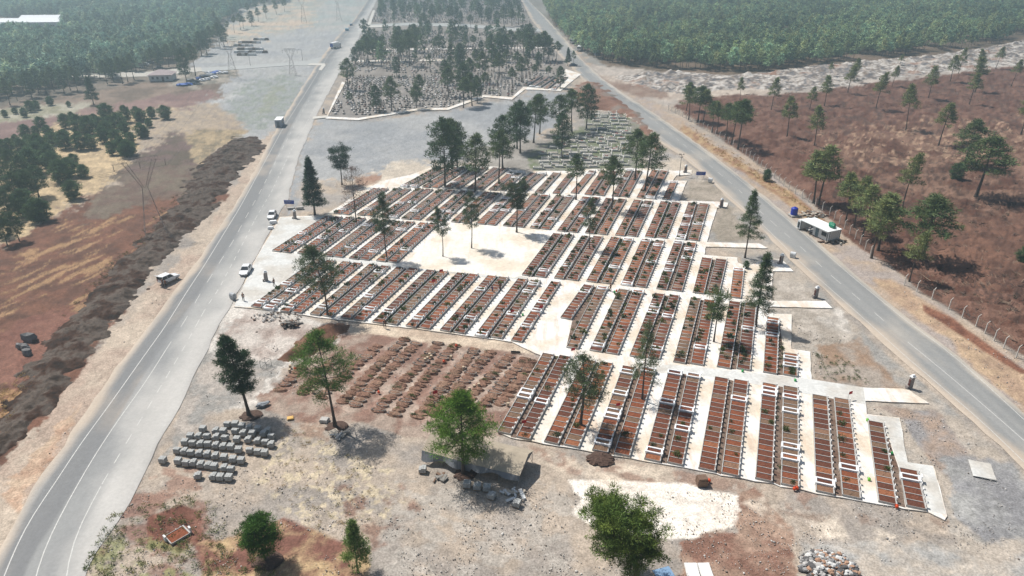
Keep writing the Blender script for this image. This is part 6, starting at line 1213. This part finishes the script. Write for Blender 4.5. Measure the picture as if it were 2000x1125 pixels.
for x, y, r, l in ((657, 833, 1.5, 'dark earth collar round the tall spreading pine trunk'), (490, 811, 1.5, 'dark earth collar round the crooked pine trunk'), (522, 1096, 1.6, 'dark earth collar under the small dense pine'), (908, 926, 1.4, 'dark earth collar at the pine by the tent')):
    p = G(x, y); b = MB(); b.blob((0, 0, 0), r, r * .8, .18, 3, .18, 26, 7, zmin=-.2); tag(b.build('earth_collar', MATS['dark_heap_soil'], loc=(p.x, p.y, -.03)), l, 'earth mound', 'earth collars round trees')
# lone grave bottom-left
p = G(347, 1046); e = empty('lone_grave', (p.x, p.y, -.08), -.35 + 1.2, (1.0, 1.45, 1), label='lone grave with white kerb and red soil in the bottom left corner', cat='grave'); link('kerb', kerb_me[0], e); link('soil_bed', soil_me[1][0], e); b = MB(); b.box(W0/2, W0/2+.2, -.5, -.2, 0, .8); b.build('headstone', stone_m, e); b = MB(); b.box(-W0/2-.2, -W0/2, .1, .45, 0, .7); b.build('footstone', stone_m, e)
# jugs and cans left by visitors
def jug(x, y, c, label):
    p = G(x, y); e = empty('plastic_jug', (p.x, p.y, .05), x % 3, label=label, cat='jug', group='plastic water jugs left by visitors'); m = mk('jug_%d_%d' % (c[0], c[1]), c, rough=.4, var=.02)
    b = MB(); b.lathe([(.15, 0), (.19, .05), (.19, .3), (.1, .4), (.05, .42), (.05, .48)], 10); b.build('body', m, e); b = MB(); b.bar((.19, 0, .12), (.3, 0, .2), .025, 4); b.bar((.3, 0, .2), (.26, 0, .38), .025, 4); b.bar((.26, 0, .38), (.1, 0, .4), .025, 4); b.build('handle', m, e)
OR = (226, 84, 40); GN = (60, 170, 90)
for x, y, c, l in [(1385, 941, OR, 'orange jug right of the wooden crate'), (1551, 957, OR, 'left orange jug at the foot of the twelfth front strip'), (1556, 956, OR, 'right orange jug at the foot of the twelfth front strip'), (1751, 992, OR, 'orange jug at the near end of the fifteenth front strip'), (740, 768, OR, 'orange jug between mound rows left'), (867, 708, OR, 'orange jug in the middle of the mound rows'), (891, 677, OR, 'orange jug at the top of the mound rows'), (1268, 876, OR, 'orange jug on a front block grave near its marble end'), (1061, 784, OR, 'orange jug on the planted second front strip'), (1052, 619, OR, 'orange jug beside the last left middle strip'), (1204, 570, OR, 'orange jug on path between the blocks'), (1450, 727, GN, 'bright green jug at the end of tenth second-block strip'), (1553, 745, GN, 'green jug on the path below the short strip'), (1741, 888, GN, 'green jug beside the fifteenth front strip'), (1694, 823, (120, 200, 60), 'lime green jug at the far end of fifteenth front strip'), (1697, 939, (120, 200, 60), 'lime green jug on the path between the last strips'), (1200, 572, GN, 'green jug next to the orange one on the path'), (1021, 617, GN, 'green jug on the path beside the last left middle strip'), (576, 722, OR, 'orange jug at the left end of the mound plot')]: jug(x, y, c, l)
# small red flags on graves
redc = mat('red_cloth', tuple(L3((196, 34, 44))), var=.05, rough=.7)
for x, y, l in [(1115, 696, 'small red flag at the far end of the second front strip'), (1655, 782, 'small red flag at the far end of the fourteenth front strip'), (844, 560, 'larger red flag over a left middle block grave'), (859, 540, 'red flag at the far end of a left middle strip'), (997, 620, 'red flag near the fourteenth left middle strip'), (1019, 839, 'red flag in the second front strip near end'), (1053, 612, 'red flag by the last left middle strip'), (1202, 805, 'thin red flag on a fifth-strip marble grave'), (846, 781, 'red flag among the earth mounds')]:
    p = G(x, y); e = empty('red_flag', (p.x, p.y, .05), .4, label=l, cat='flag', group='small red flags on graves'); b = MB(); b.bar((0, 0, 0), (0, 0, 1.5), .02, 5); b.build('pole', chrome, e)
    b = MB(); [b.quad((.15 * i, .05 * (i % 2), .95), (.15 * (i + 1), .05 * ((i + 1) % 2), .93), (.15 * (i + 1), .05 * ((i + 1) % 2), 1.42), (.15 * i, .05 * (i % 2), 1.45)) for i in range(5)]; o = b.build('cloth', redc, e); o.modifiers.new('t', 'SOLIDIFY').thickness = .015
# cut logs standing between the mounds
for i, (x, y) in enumerate([(612, 766), (614, 758), (567, 718), (566, 726), (839, 695), (842, 699), (835, 702), (830, 705), (905, 721), (914, 766), (926, 757), (935, 754), (917, 762), (992, 792), (881, 700)]):
    p = G(x, y); b = MB(); b.lathe([(.22, 0), (.21, .5)], 9); tag(b.build('tree_stump_seat', log_m, loc=(p.x, p.y, 0)), 'pale cut log standing among the earth mounds, %s from left' % ORD[sorted([612, 614, 567, 566, 839, 842, 835, 830, 905, 914, 926, 935, 917, 992, 881]).index(x) + 1], 'log', 'cut logs among the mounds')
# ================================================================== PEOPLE
skin = mat('skin', tuple(L3((176, 126, 98))), var=.03, rough=.6); hair = mat('dark_hair', (.02, .015, .012), var=.05)
def skinmesh(name, pts, edges, m, parent, lv=1):
    me = bpy.data.meshes.new(name); me.from_pydata([p[:3] for p in pts], edges, []); me.materials.append(m); o = link(name, me, parent)
    s = o.modifiers.new('skin', 'SKIN'); s.use_smooth_shade = True
    for i, p in enumerate(pts): v = me.skin_vertices[0].data[i]; v.radius = (p[3], p[3] * (p[4] if len(p) > 4 else 1)); v.use_root = i == 0
    sb = o.modifiers.new('sub', 'SUBSURF'); sb.levels = lv; sb.render_levels = lv; return o
def person(x, y, rz, label, top, leg, step=.12, arms=(.12, -.08), bend=0.0, lift=0):
    p = G(x, y); e = empty('person', (p.x, p.y, .035 + lift), rz, label=label, cat='person', group=None)
    tm = mk('cloth_%d_%d_%d' % top, top, var=.05); lm = mk('cloth_%d_%d_%d' % leg, leg, var=.05); bd = bend
    def B_(z, yy=0): return (yy + bd * max(0, z - .95) * .9, z - bd * .25 * max(0, z - .95))
    y1, z1 = B_(1.42); yn, zn = B_(1.52); yh, zh = B_(1.66); yt, zt = B_(1.76)
    P = [(0, 0, .95, .15, .7), (0, B_(1.2)[0], B_(1.2)[1], .15, .65), (0, y1, z1, .15, .6), (0, yn, zn, .055), (0, yh, zh, .095), (0, yt, zt, .07)]; E_ = [(0, 1), (1, 2), (2, 3), (3, 4), (4, 5)]
    for s, a in ((-1, arms[0]), (1, arms[1])):
        n = len(P); P += [(s * .19, y1, z1 - .01, .055), (s * .24, y1 + a * .5, z1 - .28, .042), (s * .25, y1 + a * 1.6 + .05, z1 - .52, .03), (s * .25, y1 + a * 1.8 + .07, z1 - .60, .028)]; E_ += [(2, n), (n, n + 1), (n + 1, n + 2), (n + 2, n + 3)]
        q = n + 3; hx, hy, hz = P[q][:3]
        for k in range(5):
            m_ = len(P); fx = (k - 2) * .018; P += [(hx + fx, hy + .02, hz - .04, .010), (hx + fx, hy + .035, hz - .09 + abs(k - 2) * .008, .008)]; E_ += [(q, m_), (m_, m_ + 1)]
    for s, a in ((-1, step), (1, -step)):
        n = len(P); P += [(s * .10, 0, .88, .085), (s * .11, a * .6 + .03, .48, .06), (s * .11, a, .09, .042), (s * .11, a + .16, .04, .035)]; E_ += [(0, n), (n, n + 1), (n + 1, n + 2), (n + 2, n + 3)]
    skinmesh('body', P, E_, skin, e)
    # clothes follow the same joints slightly fuller
    Q = [(0, 0, .98, .165, .7), (0, B_(1.2)[0], B_(1.2)[1], .165, .65), (0, y1, z1, .165, .6)]; E2 = [(0, 1), (1, 2)]
    for s, a in ((-1, arms[0]), (1, arms[1])): n = len(Q); Q += [(s * .19, y1, z1 - .01, .068), (s * .24, y1 + a * .5, z1 - .28, .055), (s * .25, y1 + a * 1.5 + .04, z1 - .48, .042)]; E2 += [(2, n), (n, n + 1), (n + 1, n + 2)]
    skinmesh('shirt', Q, E2, tm, e)
    Q = [(0, 0, .97, .158, .7)]; E2 = []
    for s, a in ((-1, step), (1, -step)): n = len(Q); Q += [(s * .10, 0, .88, .10), (s * .11, a * .6 + .03, .48, .075), (s * .11, a, .12, .06)]; E2 += [(0, n), (n, n + 1), (n + 1, n + 2)]
    skinmesh('trousers', Q, E2, lm, e)
    b = MB(); b.blob((0, yh - .012, zh + .045), .104, .112, .10, 3, .05, 10, 6, zmin=-.25); b.build('hair', hair, e, smooth=True)
    b = MB(); b.blob((0, yh + .10, zh - .01), .016, .03, .025, 1, 0, 6, 4); [b.blob((s * .098, yh, zh), .015, .02, .03, 1, 0, 6, 4) for s in (-1, 1)]; b.build('nose_and_ears', skin, e)
    b = MB(); [b.blob((s * .035, yh + .088, zh + .02), .012, .008, .009, 1, 0, 6, 4) for s in (-1, 1)]; b.box(-.03, .03, yh + .082, yh + .094, zh - .05, zh - .042); b.build('eyes_and_mouth', hair, e)
    for s, a in ((-1, step), (1, -step)): b = MB(); b.blob((s * .11, a + .08, .045), .05, .14, .06, 2, .05, 8, 5, zmin=-.6); b.build('shoe', hair, e)
    return e
BK = (34, 34, 38)
person(752, 640, .6, 'person in black walking on the dirt path below the left middle strips', BK, BK, .2)
person(962, 572, 2.5, 'person in blue shirt and dark trousers standing among the left middle graves', (40, 70, 150), (40, 42, 60), bend=.3)
person(977, 568, 2.8, 'person in dark clothes on the path right of the blue-shirted one', BK, (50, 50, 60))
person(1192, 569, 1.0, 'person in black beside the marble grave at the second block top', BK, BK)
person(319, 560, -.5, 'person in dark clothes behind the open tailgate, the left one', BK, (60, 60, 66)); person(325, 562, .2, 'person in dark clothes behind the open tailgate, the right one', (50, 50, 56), BK)
person(536, 559, 1.2, 'person in grey standing on the forecourt beside the stone water post', (90, 90, 92), BK)
person(476, 588, .4, 'person in grey at the lower edge of the forecourt', (110, 110, 112), (70, 70, 74), .08)
# bending plants and dry weeds along verges: one uncountable mass
it = []; rw = random.Random(12)
for poly, n, cs, sc in (([(200, 1000), (400, 960), (460, 1060), (560, 1125), (160, 1125)], 260, [(120, 132, 78), (96, 112, 62), (146, 140, 86)], 1.0), ([(560, 830), (720, 900), (760, 1010), (620, 1040), (520, 940)], 120, [(176, 150, 104), (150, 140, 92)], .7), ([(1590, 690), (1660, 700), (1700, 750), (1610, 740)], 70, [(96, 110, 64)], .8), ([(330, 390), (480, 300), (300, 460), (100, 640)], 120, [(150, 132, 92), (110, 104, 76)], 1.1), ([(1480, 200), (1980, 150), (1990, 640), (1720, 500)], 420, [(104, 86, 68), (130, 104, 84), (88, 92, 62)], 1.2), ([(1200, 210), (1236, 215), (1245, 300), (1060, 326)], 120, [(84, 104, 62), (104, 118, 70)], 1.0), ([(1340, 240), (1480, 330), (1640, 455), (1560, 400), (1400, 300)], 160, [(180, 150, 96)], 1.0), ([(0, 880), (90, 770), (60, 720), (0, 760)], 60, [(180, 150, 96)], 1.0)):
    k = 0; P_ = np.array(poly)
    while k < n:
        x, y = rw.uniform(P_[:, 0].min(), P_[:, 0].max()), rw.uniform(P_[:, 1].min(), P_[:, 1].max())
        if not inpoly(x, y, poly): continue
        k += 1; q = G(x, y); rs_ = np.random.RandomState(k * 7 + int(x)); V, f, c = leaves(rs_, 24, .35 * sc, .22 * sc, .22 * sc, .035 * sc, L3(rw.choice(cs)))
        it.append((place(V, (q.x, q.y, -.02), 0, rw.uniform(.6, 1.5), rw.uniform(.6, 1.5), 1), f, c))
o = merge('ground_weeds', it, leaf_m); tag(o, 'low dry weeds and green tufts scattered over bare ground', 'weeds', kind='stuff')
# loose stones over the gravel in front
it = []; rw = np.random.RandomState(9); bb = MB(); bb.blob((0, 0, 0), 1, .8, .55, 4, .3, 5, 3); Vb = np.array(bb.v)
tf = []
for f_ in bb.f: tf += [f_] if len(f_) == 3 else [(f_[0], f_[1], f_[2]), (f_[0], f_[2], f_[3])]
Fb = np.array(tf)
for poly, n in (([(150, 1125), (330, 880), (560, 840), (760, 880), (1000, 960), (1500, 960), (1990, 1010), (1990, 1125)], 5200), ([(380, 800), (520, 620), (680, 640), (560, 780)], 900), ([(1700, 790), (1900, 830), (1990, 1000), (1850, 960)], 900), ([(1520, 600), (1640, 620), (1680, 740), (1590, 730)], 500), ([(500, 780), (700, 660), (1050, 700), (960, 850)], 900), ([(1760, 560), (1990, 700), (1990, 790), (1780, 600)], 700), ([(60, 940), (300, 560), (340, 560), (110, 960)], 500)):
    P_ = np.array(poly); xs = rw.uniform(P_[:, 0].min(), P_[:, 0].max(), n * 3); ys = rw.uniform(P_[:, 1].min(), P_[:, 1].max(), n * 3); cl_ = np.array([tuple(G(a, b)[:2]) for a, b in zip(xs, ys)]); ok = np.where((sdist(xs, ys, poly) > 0) & (fbm(cl_[:, 0] * .35, cl_[:, 1] * .35, 9, 3) + rw.uniform(-.08, .08, len(xs)) > .53))[0][:n]
    for i in ok:
        q = G(xs[i], ys[i]); s = rw.gamma(2, .02) + .02; c = [(196, 190, 182), (160, 154, 148), (222, 216, 208), (136, 124, 114)][rw.randint(4)]
        it.append((place(Vb * s, (q.x, q.y, -.05), rw.uniform(0, 6)), Fb, np.tile(L3(c), (len(Vb), 1))))
o = merge('loose_stones', it, attr_m); tag(o, 'loose pale stones scattered over the gravel', 'stones', kind='stuff')
# felled brushwood on the red field
it = []; rw = random.Random(3); bsh = MB()
for k in range(1500):
    while True:
        x, y = rw.uniform(1420, 2000), rw.uniform(165, 680)
        if inpoly(x, y, RED): break
    q = G(x, y); s = rw.uniform(.4, 1.3); a = rw.uniform(0, 3.14); bsh.col = tuple(L3(rw.choice([(110, 92, 80), (84, 70, 62), (150, 128, 108), (70, 60, 54)])))
    for j in range(3): aa = a + rw.uniform(-.5, .5); o_ = Vector((q.x + rw.uniform(-.5, .5), q.y + rw.uniform(-.5, .5), .05)); bsh.bar(o_, o_ + Vector((math.cos(aa) * s * 1.6, math.sin(aa) * s * 1.6, rw.uniform(.1, .6))), .06, 3, .02)
o = bsh.build('brushwood', attr_m, attr=True); tag(o, 'felled branches and brushwood strewn over the red field', 'brushwood', kind='stuff')
# ================================================================== HAZE
b = MB(); b.box(-3500, 3500, -60, 3400, -4.5, 70); hz = bpy.data.materials.new('haze_air'); hz.use_nodes = True; n = hz.node_tree.nodes; n.remove(n['Principled BSDF']); v = n.new('ShaderNodeVolumePrincipled'); v.inputs['Color'].default_value = (.72, .92, 1, 1); v.inputs['Density'].default_value = .00085; v.inputs['Anisotropy'].default_value = .6
hz.node_tree.links.new(v.outputs[0], n['Material Output'].inputs['Volume']); tag(b.build('haze', hz), kind='stuff', label='pale blue haze filling the air over the whole landscape')
print('OBJECTS', len(bpy.data.objects), 'TRIS', sum(len(o.data.polygons) for o in bpy.data.objects if o.type == 'MESH'))
